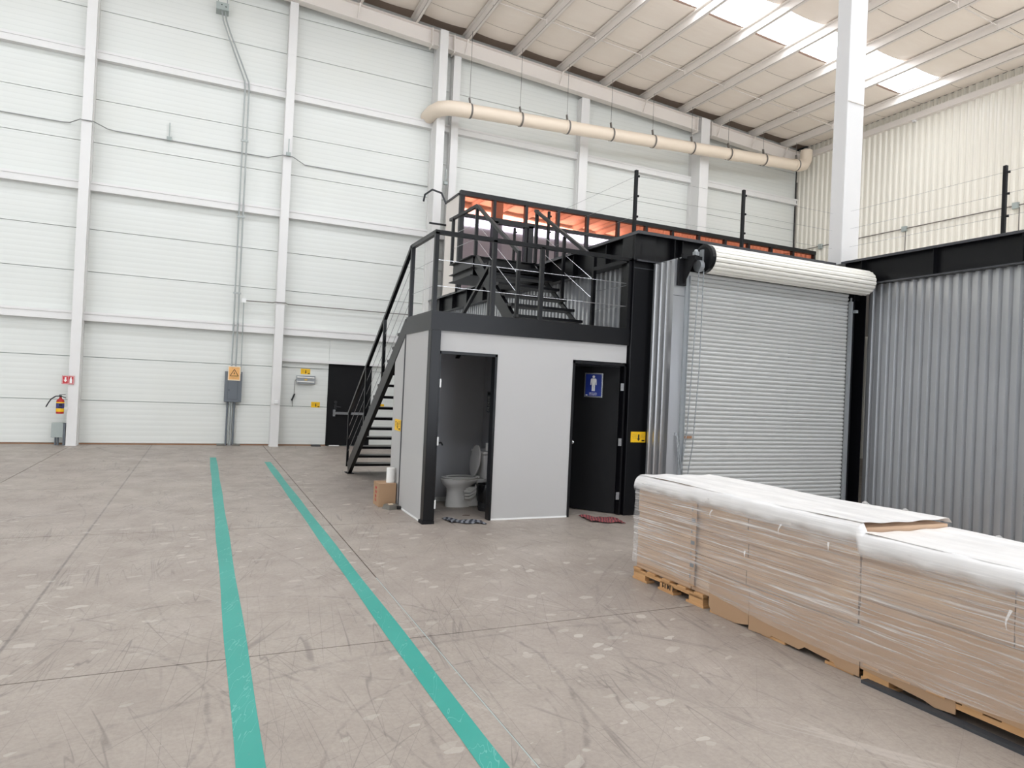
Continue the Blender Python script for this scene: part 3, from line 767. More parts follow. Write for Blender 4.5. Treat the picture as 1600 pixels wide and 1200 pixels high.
# inside the restroom
tl = thing('toilet', (3.35, 8.72, 0), 'white ceramic toilet with raised lid inside the open restroom', 'toilet')
TY = 8.70
def ell(cx, cy_, rx, ry, z, n=28, egg=0.0):
    return [(cx+rx*math.cos(2*PI*k/n)-egg*(math.cos(2*PI*k/n)**2)*0.0, cy_+ry*math.sin(2*PI*k/n)*(1-egg*(-math.cos(2*PI*k/n))*0.35), z) for k in range(n)]
MB().loft([ell(3.24, TY, 0.185, 0.115, 0.0), ell(3.24, TY, 0.185, 0.115, 0.03), ell(3.23, TY, 0.165, 0.105, 0.1), ell(3.22, TY, 0.15, 0.10, 0.19), ell(3.215, TY, 0.15, 0.11, 0.245), ell(3.22, TY, 0.19, 0.14, 0.285), ell(3.235, TY, 0.235, 0.165, 0.315), ell(3.25, TY, 0.265, 0.18, 0.345, egg=0.4), ell(3.25, TY, 0.275, 0.185, 0.375, egg=0.4), ell(3.25, TY, 0.255, 0.17, 0.385, egg=0.4), ell(3.25, TY, 0.18, 0.115, 0.38, egg=0.4), ell(3.25, TY, 0.15, 0.09, 0.30, egg=0.4)]).build('bowl', M['ceramic'], tl, smooth=True)
mb = MB().box(3.30, TY-0.09, 0.0, 3.50, TY+0.09, 0.27); mb.box(3.44, TY-0.13, 0.33, 3.70, TY+0.13, 0.38)
mb.build('rear_foot', M['ceramic'], tl, bevel=0.02)
for k in range(3):
    MB().tube([(3.27+0.01*k, TY-0.105, 0.21-0.045*k), (3.36, TY-0.105, 0.205-0.045*k), (3.44, TY-0.1, 0.25-0.045*k), (3.48, TY-0.09, 0.32-0.045*k)], 0.02, 8).build('trapway', M['ceramic'], tl, smooth=True)
rings = []
for a in range(9):
    t_ = a/8*2*PI
    rings.append(ell(3.25, TY, 0.228+0.038*math.cos(t_), 0.148+0.036*math.cos(t_), 0.398+0.012*math.sin(t_), egg=0.4))
MB().loft(rings, cap=False).build('seat', M['ceramic'], tl, smooth=True)
lid = []
for dx, k in ((0.0, 0.9), (0.004, 1.0), (0.018, 1.0), (0.022, 0.9)):
    lid.append([(3.425+dx+0.05*(0.5+0.5*math.sin(2*PI*j/28)), TY+0.175*k*math.cos(2*PI*j/28), 0.62+0.215*k*math.sin(2*PI*j/28)) for j in range(28)])
MB().loft(lid).build('lid', M['ceramic'], tl, smooth=True)
MB().box(3.455, TY-0.09, 0.39, 3.50, TY+0.09, 0.42).build('lid_hinge', M['white_plastic'], tl)
MB().quadbox([(3.53, TY-0.2, 0.38), (3.70, TY-0.2, 0.38), (3.70, TY+0.2, 0.38), (3.53, TY+0.2, 0.38), (3.50, TY-0.22, 0.725), (3.705, TY-0.22, 0.725), (3.705, TY+0.22, 0.725), (3.50, TY+0.22, 0.725)]).build('tank', M['ceramic'], tl, bevel=0.02)
MB().box(3.485, TY-0.235, 0.725, 3.71, TY+0.235, 0.765).build('tank_lid', M['ceramic'], tl, bevel=0.01)
MB().tube([(3.495, TY+0.12, 0.68), (3.48, TY+0.12, 0.68), (3.475, TY+0.06, 0.675)], 0.008, 8).build('flush_lever', M['chrome'], tl)
t = thing('toilet_roll', (3.615, 8.58, 0.767), 'white toilet paper roll standing on the toilet tank', 'toilet paper')
mb = MB(); mb.loft([circ((3.615, 8.58, 0.767), 0.052, 20), circ((3.615, 8.58, 0.872), 0.052, 20), circ((3.615, 8.58, 0.872), 0.02, 20), circ((3.615, 8.58, 0.85), 0.02, 20)])
mb.build('paper', M['paper'], t, smooth=True)
MB().tube([(3.615, 8.58, 0.768), (3.615, 8.58, 0.871)], 0.0195, 14).build('core', M['card_flat'], t)
t = thing('waste_bin', (3.52, 8.33, 0), 'black waste bin lined with a black plastic bag beside the toilet', 'bin')
MB().loft([circ((3.50, 8.33, 0), 0.105, 24), circ((3.50, 8.33, 0.05), 0.115, 24), circ((3.50, 8.33, 0.055), 0.108, 24), circ((3.50, 8.33, 0.30), 0.128, 24)]).build('bin_body', M['rubber'], t, smooth=True)
rg = []
rr = random.Random(3)
for z, r in ((0.12, 0.122), (0.22, 0.135), (0.3, 0.14), (0.345, 0.142), (0.35, 0.13), (0.30, 0.11)):
    rg.append([(3.50+(r+0.009*math.sin(5*k+z*30)+rr.uniform(-.004, .004))*math.cos(2*PI*k/30), 8.33+(r+0.009*math.sin(5*k+z*30))*math.sin(2*PI*k/30), z+0.02*math.sin(7*k)*(0.12 < z < 0.25) + rr.uniform(-.008, .008)) for k in range(30)])
MB().loft(rg).build('bin_bag', M['bag'], t, smooth=True)
ws = Face((3.72, 8.98, 1.28), (0, -1, 0), (0, 0, 1), (-1, 0, 0))
t = thing('notice_sign', ws.p(0.15, 0, 0), 'small dark notice with white pictograms on the inner restroom wall', 'sign')
mb = MB(); ws.plate(mb, 0, 0, 0.3, 0.3, 0.001, 0.004); mb.build('sign_plate', M['box_grey'], t)
mb = MB(); ws.plate(mb, 0.02, 0.25, 0.28, 0.285, 0.004, 0.006); mb.build('sign_header', M['sign_black'], t)
mb = MB()
for r in range(3):
    for c in range(3):
        a, b = 0.03+0.085*c, 0.02+0.075*r
        ws.plate(mb, a, b, a+0.06, b+0.006, 0.004, 0.006); ws.plate(mb, a, b+0.05, a+0.06, b+0.056, 0.004, 0.006)
        ws.plate(mb, a, b, a+0.006, b+0.056, 0.004, 0.006); ws.plate(mb, a+0.03, b+0.02, a+0.042, b+0.045, 0.004, 0.006)
mb.build('pictograms', M['sign_white'], t)
tag(MB().grid(lambda u, v: (3.05+0.1*u+0.03*v, 8.02+0.05*v+0.01*math.sin(u*6), 0.001), 4, 3).build('floor_stain', M['stain']), 'small dark brown stain on the restroom floor near the bin', 'stain')
def rag(name, mat, pts, label):
    c = [Vector((x, y, 0)) for x, y in pts]
    def fn(u, v):
        p = (c[0]*(1-u)+c[1]*u)*(1-v)+(c[3]*(1-u)+c[2]*u)*v
        e = 0.02*math.sin(9*u+4*v)*(1 if v < .05 or v > .95 else 0)
        return (p.x+e, p.y+0.02*math.sin(u*11), 0.006+0.012*(0.5+0.5*math.sin(u*17+v*5))+0.012*(0.5+0.5*math.sin(v*13+u*9)))
    o = MB().grid(fn, 24, 12).build(name, mat, smooth=True)
    md = o.modifiers.new('thick', 'SOLIDIFY'); md.thickness = 0.005
    return tag(o, label, 'mat')
rag('floor_rag', M['mat_grey'], ((2.76, 7.60), (3.14, 7.45), (3.13, 7.62), (2.74, 7.86)), 'crumpled dark grey rag mat on the floor at the open restroom doorway')
rag('floor_rag', M['mat_red'], ((4.50, 7.28), (4.88, 7.12), (4.93, 7.40), (4.56, 7.68)), 'crumpled red striped rag mat in front of the men restroom door')

# ------------------------------------------------------------------ staircase
st = thing('steel_staircase', (3.3, 10, 0), 'black two flight steel staircase with cable railings rising over the restroom to the mezzanine', 'staircase')
SX0, SX1 = 2.41, 3.32
Y0, YF = 8.74, 12.35
def zline(yv): return Z2-0.02-(yv-Y0)*(Z2-0.02)/(YF-Y0)
def stringer(x, y_lo, z_lo, y_hi, z_hi, side):
    mb = MB(); a = Vector((x, y_lo, z_lo)); b = Vector((x, y_hi, z_hi))
    mb.bar(a, b, 0.012, 0.2)
    d = (b-a).normalized(); up = Vector((1, 0, 0)).cross(d)
    if up.z < 0: up = -up
    for s_ in (-1, 1):
        mb.bar(a+up*0.1*s_+Vector((side*0.025, 0, 0)), b+up*0.1*s_+Vector((side*0.025, 0, 0)), 0.06, 0.01, up=up)
    return mb.build('stringer', M['black'], st)
SD = 0.07
stringer(SX0+0.01, YF-0.16, 0.095, Y0, Z2-0.10, 1)
stringer(SX1-0.01, YF-0.16, 0.095, Y0, Z2-0.10, -1)
MB().box(SX0-0.02, YF-0.28, 0, SX0+0.1, YF-0.02, 0.012).build('foot_plate', M['black'], st)
NT1 = 13
tm = MB().box(-(SX1-SX0)/2+0.02, -0.14, -0.04, (SX1-SX0)/2-0.02, 0.14, 0.0).mesh('tread', M['black'])
rise = Z2/(NT1+1); go = (YF-Y0)/(NT1+1)
for k in range(1, NT1+1):
    inst('tread', tm, ((SX0+SX1)/2, YF-go*(k-0.4), rise*k), st)
# second flight
TX0, TX1 = 4.02, 5.12; UY0, UY1 = 8.72, 10.52
stringer(TX0+0.01, UY0, Z2-0.08, UY1+0.05, ZT-0.08, 1)
MB().bar((TX1-0.01, UY0, Z2-0.02), (TX1-0.01, UY1+0.05, ZT-0.02), 0.03, 0.07).build('stringer', M['black'], st)
tm2 = MB().box(-(TX1-TX0)/2+0.02, -0.14, -0.04, (TX1-TX0)/2-0.02, 0.14, 0.0).mesh('tread', M['black'])
n2 = 7
for k in range(1, n2):
    inst('tread', tm2, ((TX0+TX1)/2, UY0+(UY1-UY0)*(k-0.35)/n2, Z2+(ZT-Z2)*k/n2), st)
UX0, UX1, UYA, UYB = 3.95, 5.18, 10.52, 11.62
MB().box(UX0, UYA, ZT-0.012, UX1, UYB, ZT).build('upper_landing_plate', M['black'], st)
mb = MB()
for zz in (ZT-0.2, ZT-0.33): mb.box(UX0, UYA, zz-0.006, UX1, UYB, zz+0.006)
mb.box(UX0+0.06, UYA+0.05, ZT-0.33, UX0+0.07, UYB-0.05, ZT-0.012).box(UX0+0.06, UYA+0.05, ZT-0.2, UX1, UYA+0.06, ZT-0.012).box(UX0+0.06, UYB-0.06, ZT-0.33, UX1, UYB-0.05, ZT-0.012)
mb.build('upper_landing_frame', M['black'], st)
def post(x, y, z0, z1, s_=0.05): return MB().box(x-s_/2, y-s_/2, z0, x+s_/2, y+s_/2, z1).build('railing_post', M['black'], st)
def rail(p, q, s_=0.05): return MB().bar(p, q, s_, s_).build('handrail', M['black'], st)
def cable(p, q): return MB().tube([p, q], 0.0036, 5).build('cable', M['chrome'], st)
FR = 7.685; HR = 3.445
for x in (2.445, 3.19, 3.85, 5.17): post(x, FR, Z2, HR)
post(2.445, 8.68, Z2, HR)
rail((2.42, FR, HR), (5.195, FR, HR)); rail((2.445, FR, HR), (2.445, 8.705, HR))
for z in (3.12, 2.81): cable((2.445, FR, z), (5.17, FR, z)); cable((2.445, FR, z), (2.445, 8.68, z))
rail((5.15, FR, HR-0.02), (5.11, 8.5, HR-0.02))
for z in (3.1, 2.82): cable((5.17, FR, z), (5.11, 8.5, z))
# left rail of the lower flight
L0 = Vector((2.44, 8.70, HR)); L1 = Vector((2.44, 12.40, 1.06))
rail(L0, L1); post(2.44, 12.38, 0.1, 1.08, 0.04)
for yv in (10.02, 11.1): post(2.44, yv, zline(yv)-0.05, L0.z+(yv-L0.y)/(L1.y-L0.y)*(L1.z-L0.z), 0.045)
for k in (0.28, 0.52, 0.76):
    cable(L0-Vector((0, 0, k*0.95)), L1-Vector((0, 0, k*0.95)))
# right rail of the lower flight
R0 = Vector((3.29, 8.7, 3.0)); R1 = Vector((3.29, 12.38, 1.0))
rail((3.30, 8.03, 3.24), (3.29, 12.38, 0.62), 0.045)
post(3.29, 12.36, 0.1, 0.66, 0.045); post(3.3, 8.05, Z2, 3.26, 0.045)
# rails of the upper flight and upper landing
A = Vector((4.04, 10.56, 4.66)); B = Vector((4.06, 8.86, 3.6))
rail(A, B); post(4.06, 8.86, Z2, 3.62); post(4.04, 10.56, ZT, 4.66)
rail(A, (3.98, 11.75, 4.66)); post(3.98, 11.58, ZT, 4.66, 0.05)
A2 = Vector((5.12, 10.56, 4.74)); B2 = Vector((5.11, 8.5, 3.58))
rail(A2, B2); post(5.11, 8.5, Z2, 3.6); post(5.12, 10.5, ZT, 4.74); post(5.11, 9.45, 3.0, 4.08, 0.045)
for k in (0.35, 0.66):
    cable(A-Vector((0, 0, k*0.84)), B-Vector((0, 0, k*0.9))); cable(A2-Vector((0, 0, k*0.9)), B2-Vector((0, 0, k*0.9)))
    cable(A-Vector((0, 0, k*0.84)), (3.98, 11.58, 4.66-k*0.84))

# ------------------------------------------------------------------ deck edge railing
rg_ = thing('deck_railing', (7, 8, ZT), 'black slim posts with cable clamps along the mezzanine edge', 'railing')
pts = [(5.24, 11.68), (5.24, 10.28), (5.24, 7.72), (7.05, 7.62), (8.86, 7.60), (8.96, 7.36), (8.96, 5.15), (8.96, 2.9)]
shown = {0, 1, 2, 3, 6, 7}
for i, (x, y) in enumerate(pts):
    if i not in shown: continue
    o = MB().box(x-0.02, y-0.02, ZT, x+0.02, y+0.02, 4.68).build('railing_post', M['black_matte'], rg_)
    for z in (4.05, 4.33, 4.6):
        c = Vector((x, y, z)); nx = Vector((1, -0.3, 0)) if i != 6 else Vector((0.6, -1, 0))
        MB().tube([c+nx*0.015, c+nx*0.045], 0.016, 8).build('cable_clamp', M['black_matte'], o)
for i in range(len(pts)-1):
    if i == 0 or i == 4: continue
    for z in (4.05, 4.33, 4.6):
        MB().tube([(pts[i][0], pts[i][1], z), (pts[i+1][0], pts[i+1][1], z)], 0.002, 4).build('cable', M['chrome'], rg_)

# ------------------------------------------------------------------ glass office on the mezzanine
go_ = thing('glass_office', (11, 14.8, ZT), 'long office front of bronze mirrored glass with black frames on the mezzanine', 'office')
GY = 14.7; GX0, GX1 = 5.18, 16.35; GT = 6.05
px_ = [GX0, 6.0, 6.83, 7.7, 8.53, 9.44, 10.3, 11.15, 12.03, 12.95, 13.8, 14.65, 15.5, GX1]
for i, x in enumerate(px_):
    wd = 0.11 if i == 0 else 0.075
    MB().box(x, GY-0.05, ZT-0.02, x+wd, GY+0.05, GT).build('mullion', M['black'], go_)
MB().box(GX0, GY-0.06, GT-0.02, GX1+0.08, GY+0.06, GT+0.09).build('top_rail', M['black'], go_)
MB().box(GX0, GY-0.055, 5.55, GX1+0.08, GY+0.05, 5.625).build('middle_rail', M['black'], go_)
MB().box(GX0, GY-0.055, ZT-0.02, GX1+0.08, GY+0.05, ZT+0.08).build('bottom_rail', M['black'], go_)
for i in range(len(px_)-1):
    MB().box(px_[i]+0.07, GY, 5.625, px_[i+1]+0.005, GY+0.01, GT-0.02).build('bronze_pane', M['bronze_glass'], go_)
    MB().box(px_[i]+0.07, GY, ZT+0.08, px_[i+1]+0.005, GY+0.01, 5.55).build('smoke_pane', M['smoke_glass'], go_)
mb = MB().box(6.0, GY-0.075, ZT, 6.14, GY-0.02, 5.55).box(6.93, GY-0.075, ZT, 7.06, GY-0.02, 5.55).box(6.0, GY-0.075, 5.5, 7.06, GY-0.02, 5.6)
mb.build('door_frame', M['black'], go_)
MB().box(GX0, GY+0.06, ZT, GX0+0.05, 15.65, GT).build('side_wall', M['cream_steel'], go_)
MB().box(GX0-0.02, GY+0.06, GT, GX0+0.06, 15.65, GT+0.05).build('side_capping', M['black'], go_)
MB().box(GX0, GY+0.06, GT-0.03, GX1, 15.65, GT).build('office_roof', M['cream_steel'], go_)
MB().box(GX1+0.02, GY+0.06, ZT, GX1+0.07, 15.65, GT).build('side_wall', M['cream_steel'], go_)
MB().box(GX0-0.42, GY+0.9, 5.50, GX0, GY+0.94, 5.54).build('outrigger', M['black'], go_)
tag(MB().tube([(5.0, 17.0, 6.4), (5.0, 16.9, 6.55), (5.1, 16.6, 6.62), (5.22, 16.2, 6.45), (5.25, 15.9, 6.12)], 0.025, 8).build('flexible_conduit', M['dark_line'], smooth=True), 'dark flexible conduit looping down to the corner of the glass office', 'conduit')

# ------------------------------------------------------------------ big drain pipe
dp = thing('drain_pipe', (11, 16.5, 9), 'thick cream plastic drain pipe hung below the rafter along the far wall', 'pipe')
PA = Vector((5.75, 16.5, 8.77)); PB = Vector((17.55, 16.5, 9.43)); PR = 0.175
MB().tube([PA, PB], PR, 24).build('pipe_run', M['pvc'], dp, smooth=True)
for k in (0.27, 0.52, 0.77):
    c = PA.lerp(PB, k); d = (PB-PA).normalized()
    MB().tube([c-d*0.16, c+d*0.16], PR+0.012, 24).build('pipe_socket', M['pvc'], dp, smooth=True)
d = (PB-PA).normalized()
el = [PA+d*0.25, PA+d*0.2, PA+Vector((-0.05, 0.0, 0)), PA+Vector((-0.32, 0.05, -0.01)), PA+Vector((-0.52, 0.2, -0.02)), PA+Vector((-0.62, 0.48, -0.03)), PA+Vector((-0.64, 0.88, -0.04))]
MB().tube(el, [PR+0.014]*6+[PR+0.012], 24).build('pipe_elbow', M['pvc'], dp, smooth=True)
er = [PB-d*0.2, PB+d*0.02, PB+Vector((0.22, 0, 0.06)), PB+Vector((0.32, 0, 0.22)), PB+Vector((0.34, 0, 0.55))]
MB().tube(er, PR+0.016, 24).build('pipe_elbow', M['pvc'], dp, smooth=True)
for X in (5.98, 7.42, 8.85, 10.28, 11.72, 13.15, 14.58, 16.02, 17.45):
    c = PA.lerp(PB, (X-PA.x)/(PB.x-PA.x)); z1 = zroof(X)-0.19
    o = MB().tube([c-d*0.025, c+d*0.025], PR+0.017, 24, cap=False).build('hanger_strap', M['strap'], dp)
    mb = MB().bar(c+Vector((0, 0, PR+0.01)), c+Vector((-0.03, 0, PR+0.16)), 0.06, 0.03); mb.build('hanger_clamp', M['strap'], o)
    MB().tube([c+Vector((-0.02, 0, PR+0.12)), (c.x-0.02, c.y, z1)], 0.006, 6).build('hanger_rod', M['strap'], o)

# ------------------------------------------------------------------ conduits and wall fittings
cn = thing('wall_conduit', (1, YW, 6.96), 'thin grey conduit running across the far wall at mid height with outlet boxes', 'conduit')
zc = 6.95; yc = YW-0.03
pp = [(-15, yc, zc), (-3.0, yc, zc), (-2.85, yc-0.05, zc), (-2.62, 17.0, zc+0.01), (-2.38, 17.0, zc+0.01), (-2.15, yc-0.05, zc), (-2.0, yc, zc), (1.2, yc, zc), (1.5, 17.05, zc+0.02), (1.72, 17.05, zc+0.02), (2.05, yc, zc-0.03), (5.2, yc, zc-0.04)]
MB().tube(pp, 0.012, 6).build('conduit_run', M['conduit_dark'], cn)
def hook(x, y, z):
    o = MB().box(x-0.05, y-0.05, z-0.04, x+0.05, y+0.02, z+0.04).build('outlet_box', M['box_light'], cn)
    MB().bar((x, y-0.03, z+0.04), (x, y-0.03, z+0.36), 0.02, 0.03, up=(0, 1, 0)).build('outlet_stem', M['box_light'], o)
hook(-0.94, YW-0.03, 6.98); hook(1.62, 17.03, 7.0); hook(5.55, 16.95, 6.95)
rv = thing('riser_conduits', (0.6, YW, 0), 'pair of tall grey conduits rising from the electrical panel to the roof', 'conduit')
for dx in (0.0, 0.09):
    yv = YW-0.17
    MB().tube([(0.60+dx, yv, 1.72), (0.60+dx, yv, 8.45), (0.585+dx, yv, 8.6), (0.15+dx*0.8, yv-0.02, 9.65), (0.06+dx*0.8, yv-0.02, 9.9), (0.02+dx*0.8, yv-0.02, 10.15)], 0.018, 8).build('conduit_run', M['conduit'], rv)
for z in (3.6, 5.4, 7.2):
    MB().box(0.56, YW-0.19, z-0.02, 0.73, YW-0.15, z+0.02).build('conduit_strap', M['conduit'], rv)
tb = thing('junction_box', (0.05, 17.2, 10.1), 'galvanised junction box near the roof on top of the riser conduits', 'box')
MB().box(-0.1, 17.13, 10.1, 0.17, YW-0.001, 10.27).build('box_body', M['box_light'], tb, bevel=0.004)
for x in (-0.07, 0.12): MB().box(x, 17.16, 10.27, x+0.02, 17.2, 10.9).build('hanger_strut', M['galv'], tb)
for x, z in ((0.0, 10.2), (0.09, 10.17)): MB().box(x, 17.125, z, x+0.03, 17.13, z+0.02).build('knockout', M['sign_black'], tb)
br = thing('branch_conduit', (0.8, YW, 2), 'thin conduit rising right of the electrical panel then turning right at a small box', 'conduit')
MB().tube([(0.81, YW-0.17, 1.7), (0.80, YW-0.17, 3.44)], 0.012, 6).build('conduit_run', M['conduit'], br)
MB().tube([(0.80, YW-0.17, 3.44), (1.45, YW-0.17, 3.45), (1.5, 17.06, 3.45), (1.72, 17.06, 3.45), (1.8, YW-0.1, 3.45), (4.9, YW-0.1, 3.46)], 0.012, 6).build('conduit_run', M['strap'], br)
MB().box(0.75, YW-0.2, 3.39, 0.85, YW-0.14, 3.49).build('corner_box', M['white_plastic'], br)

ep = thing('electrical_panel', (0.66, YW, 0), 'dark grey electrical panel on pipes standing against the far wall', 'electrical panel')
MB().box(0.47, 17.22, 1.03, 0.845, YW-0.001, 1.75).build('cabinet', M['box_grey'], ep, bevel=0.008)
mb = MB(); f_ = Face((0.47, 17.22, 1.03), (1, 0, 0), (0, 0, 1), (0, -1, 0))
f_.plate(mb, 0.07, 0.07, 0.285, 0.5, 0, 0.008); mb.build('panel_door', M['box_grey'], ep)
mb = MB()
for a in ((0.068, 0.068, 0.072, 0.5), (0.283, 0.068, 0.287, 0.5), (0.068, 0.066, 0.287, 0.07)): f_.plate(mb, a[0], a[1], a[2], a[3], 0.002, 0.009)
f_.plate(mb, 0.09, 0.26, 0.105, 0.3, 0.008, 0.014); mb.build('door_seam', M['dark_line'], ep)
for x, r, m_ in ((0.55, 0.022, 'box_grey'), (0.61, 0.018, 'conduit'), (0.65, 0.018, 'conduit'), (0.70, 0.022, 'box_grey')):
    MB().tube([(x, 17.3, 0.0), (x, 17.3, 1.04)], r, 8).build('supply_pipe', M[m_], ep)
for x in (0.36, 0.69): MB().box(x, 17.22, 0.0, x+0.18, YW-0.002, 0.03).build('foot_block', M['trap'], ep)
fs = Face((0.53, 17.2, 1.54), (1, 0, 0), (0, 0, 1), (0, -1, 0))
t = thing('warning_sign', fs.p(0.13, 0), 'orange electrical hazard sign with black triangle and lightning bolt above the panel', 'sign')
mb = MB(); fs.plate(mb, 0, 0, 0.27, 0.33, 0, 0.004); mb.build('sign_border', M['cream'], t)
mb = MB(); fs.plate(mb, 0.018, 0.02, 0.252, 0.315, 0.004, 0.006); mb.build('sign_face', M['orange'], t)
mb = MB(); A_, B_, C_ = (0.135, 0.262), (0.045, 0.105), (0.225, 0.105)
def edge(mb, face, a, b, wd, c0, c1):
    a = Vector(a); b = Vector(b); d_ = (b-a).normalized(); n_ = Vector((-d_.y, d_.x))*wd/2
    return face.poly(mb, [tuple(a-n_), tuple(b-n_), tuple(b+n_), tuple(a+n_)], c0, c1)
edge(mb, fs, A_, B_, 0.013, 0.006, 0.008); edge(mb, fs, A_, C_, 0.013, 0.006, 0.008); edge(mb, fs, B_, C_, 0.013, 0.006, 0.008)
fs.poly(mb, [(0.145, 0.215), (0.118, 0.165), (0.134, 0.165), (0.124, 0.122), (0.153, 0.175), (0.137, 0.175)], 0.006, 0.008)
mb.build('hazard_symbol', M['sign_black'], t)
mb = MB(); strokes(mb, fs, 0.05, 0.22, 0.29, 0.014, 0.006, 0.007, 2); strokes(mb, fs, 0.06, 0.21, 0.07, 0.012, 0.006, 0.007, 5); strokes(mb, fs, 0.08, 0.19, 0.045, 0.01, 0.006, 0.007, 6)
mb.build('lettering', M['brass'], t)

# emergency light beside the exit
em = thing('emergency_light', (2.32, YW, 1.53), 'silver emergency light with hanging cord beside the exit door', 'light fixture')
MB().box(2.09, 17.30, 1.53, 2.53, YW-0.001, 1.735).build('housing', M['galv'], em, bevel=0.006)
MB().tube([(2.10, 17.30, 1.69), (2.51, 17.30, 1.685)], 0.016, 10).build('tube_lamp', M['paper'], em)
MB().tube([(2.10, 17.30, 1.585), (2.51, 17.30, 1.58)], 0.014, 10).build('tube_lamp', M['paper'], em)
MB().box(2.28, 17.293, 1.62, 2.34, 17.30, 1.645).build('sticker', M['yellow'], em)
MB().tube([(2.09, 17.34, 1.64), (2.06, 17.36, 1.6), (2.055, 17.37, 1.4), (2.05, 17.37, 1.28), (2.02, 17.37, 1.1), (2.03, 17.37, 0.96)], 0.006, 6).build('cord', M['strap'], em)
MB().bar((2.065, 17.36, 1.28), (2.0, 17.36, 1.11), 0.035, 0.035).build('plug', M['rubber'], em)
t = thing('wall_switch', (1.62, 17.07, 1.03), 'small white switch box on the column left of the exit door', 'switch')
MB().box(1.57, 17.03, 1.03, 1.66, 17.08, 1.11).build('switch_box', M['white_plastic'], t, bevel=0.005)
MB().box(1.60, 17.022, 1.055, 1.63, 17.03, 1.085).build('rocker', M['paper'], t)
tag(MB().loft([[(2.5, 17.2, 0), (2.73, 17.2, 0), (2.73, 17.36, 0), (2.5, 17.36, 0)], [(2.51, 17.21, 0.03), (2.72, 17.21, 0.03), (2.72, 17.36, 0.035), (2.51, 17.36, 0.035)]]).build('rodent_trap', M['rubber']), 'low black bait box on the floor left of the exit door', 'box')

# exit door
d3 = empty_struct('door_3', (3.4, YW, 0)); d3['label'] = 'black emergency exit door with silver push bar behind the stairs'
mb = MB().box(2.86, YW-0.02, 0, 2.91, YW+0.06, 2.07).box(3.90, YW-0.02, 0, 3.95, YW+0.06, 2.07).box(2.86, YW-0.02, 2.02, 3.95, YW+0.06, 2.07)
mb.build('door_frame', M['black_matte'], d3)
MB().box(2.91, YW-0.0, 0.02, 3.90, YW+0.05, 2.02).build('door_leaf', M['black_matte'], d3)
mb = MB().box(3.02, YW-0.09, 0.80, 3.82, YW-0.05, 0.86).box(3.0, YW-0.1, 0.75, 3.06, YW+0.0, 0.92).box(3.78, YW-0.1, 0.76, 3.84, YW+0.0, 0.9)
mb.build('push_bar', M['chrome'], d3)
mb = MB().loft([circ((3.07, YW-0.0, 1.1), 0.04, 14, (1,0,0), (0,0,1)), circ((3.07, YW-0.025, 1.1), 0.035, 14, (1,0,0), (0,0,1))]); mb.tube([(3.07, YW-0.04, 0.99), (3.2, YW-0.045, 0.98)], 0.012, 8); mb.box(3.04, YW-0.02, 0.93, 3.1, YW, 1.05)
mb.build('lever_lock', M['rubber'], d3)
MB().box(2.95, YW-0.03, 0, 3.2, YW, 0.02).build('sill_gap', M['white_plastic'], d3)  # white strip painted in for light showing under the door

# fire extinguisher, sign, low enclosure at the left column
EX, EY = -2.715, 16.98
fe = thing('fire_extinguisher', (EX, EY, 0.68), 'red fire extinguisher with yellow label hung on the left column', 'fire extinguisher')
MB().loft([circ((EX, EY, z), r, 20) for z, r in ((0.68, 0.06), (0.685, 0.073), (0.95, 0.073), (0.98, 0.06), (1.0, 0.03), (1.03, 0.022))]).build('cylinder', M['ext_red'], fe, smooth=True)
for z0, z1, m_ in ((0.725, 0.795, 'yellow'), (0.795, 0.905, 'label_blue'), (0.905, 0.93, 'yellow')):
    MB().loft([circ((EX, EY, z0), 0.0745, 20), circ((EX, EY, z1), 0.0745, 20)], cap=False).build('label_band', M[m_], fe)
fe_face = Face((EX-0.06, EY-0.0755, 0.8), (1, 0, 0), (0, 0, 1), (0, -1, 0))
mb = MB(); fe_face.plate(mb, 0.04, 0.01, 0.1, 0.03, 0, 0.003); fe_face.plate(mb, 0.05, 0.05, 0.11, 0.09, 0, 0.003); mb.build('label_print', M['sign_black'], fe)
mb = MB().tube([(EX, EY, 1.02), (EX, EY, 1.07)], 0.022, 10); mb.bar((EX-0.02, EY-0.02, 1.065), (EX+0.1, EY-0.03, 1.02), 0.02, 0.015); mb.bar((EX-0.02, EY-0.02, 1.08), (EX+0.09, EY-0.03, 1.09), 0.02, 0.012)
mb.build('valve_handle', M['rubber'], fe)
MB().tube([(EX-0.01, EY-0.02, 1.055), (EX-0.08, EY-0.03, 1.05), (EX-0.16, EY-0.03, 0.99), (EX-0.21, EY-0.03, 0.9), (EX-0.245, EY-0.03, 0.82)], 0.012, 8).build('hose', M['rubber'], fe, smooth=True)
MB().box(EX+0.05, EY-0.01, 0.78, EX+0.13, EY+0.04, 0.82).build('wall_bracket', M['white_steel'], fe)
xf = Face((-2.71, 17.0, 1.31), (1, 0, 0), (0, 0, 1), (0, -1, 0))
t = thing('extinguisher_sign', xf.p(0.1, 0), 'red extinguisher sign with white arrow on the left column', 'sign')
mb = MB(); xf.plate(mb, 0, 0, 0.22, 0.18, 0, 0.005); mb.build('sign_plate', M['red'], t)
mb = MB()
for a in ((0.008, 0.008, 0.212, 0.013), (0.008, 0.167, 0.212, 0.172), (0.008, 0.008, 0.013, 0.172), (0.207, 0.008, 0.212, 0.172), (0.11, 0.008, 0.114, 0.172)): xf.plate(mb, a[0], a[1], a[2], a[3], 0.005, 0.006)
xf.poly(mb, [(0.048, 0.15), (0.048, 0.09), (0.028, 0.09), (0.063, 0.04), (0.098, 0.09), (0.078, 0.09), (0.078, 0.15)], 0.005, 0.007)
xf.poly(mb, [(0.138, 0.025), (0.185, 0.025), (0.185, 0.1), (0.172, 0.125), (0.172, 0.155), (0.155, 0.155), (0.138, 0.1)], 0.005, 0.007)
mb.build('pictogram', M['sign_white'], t)
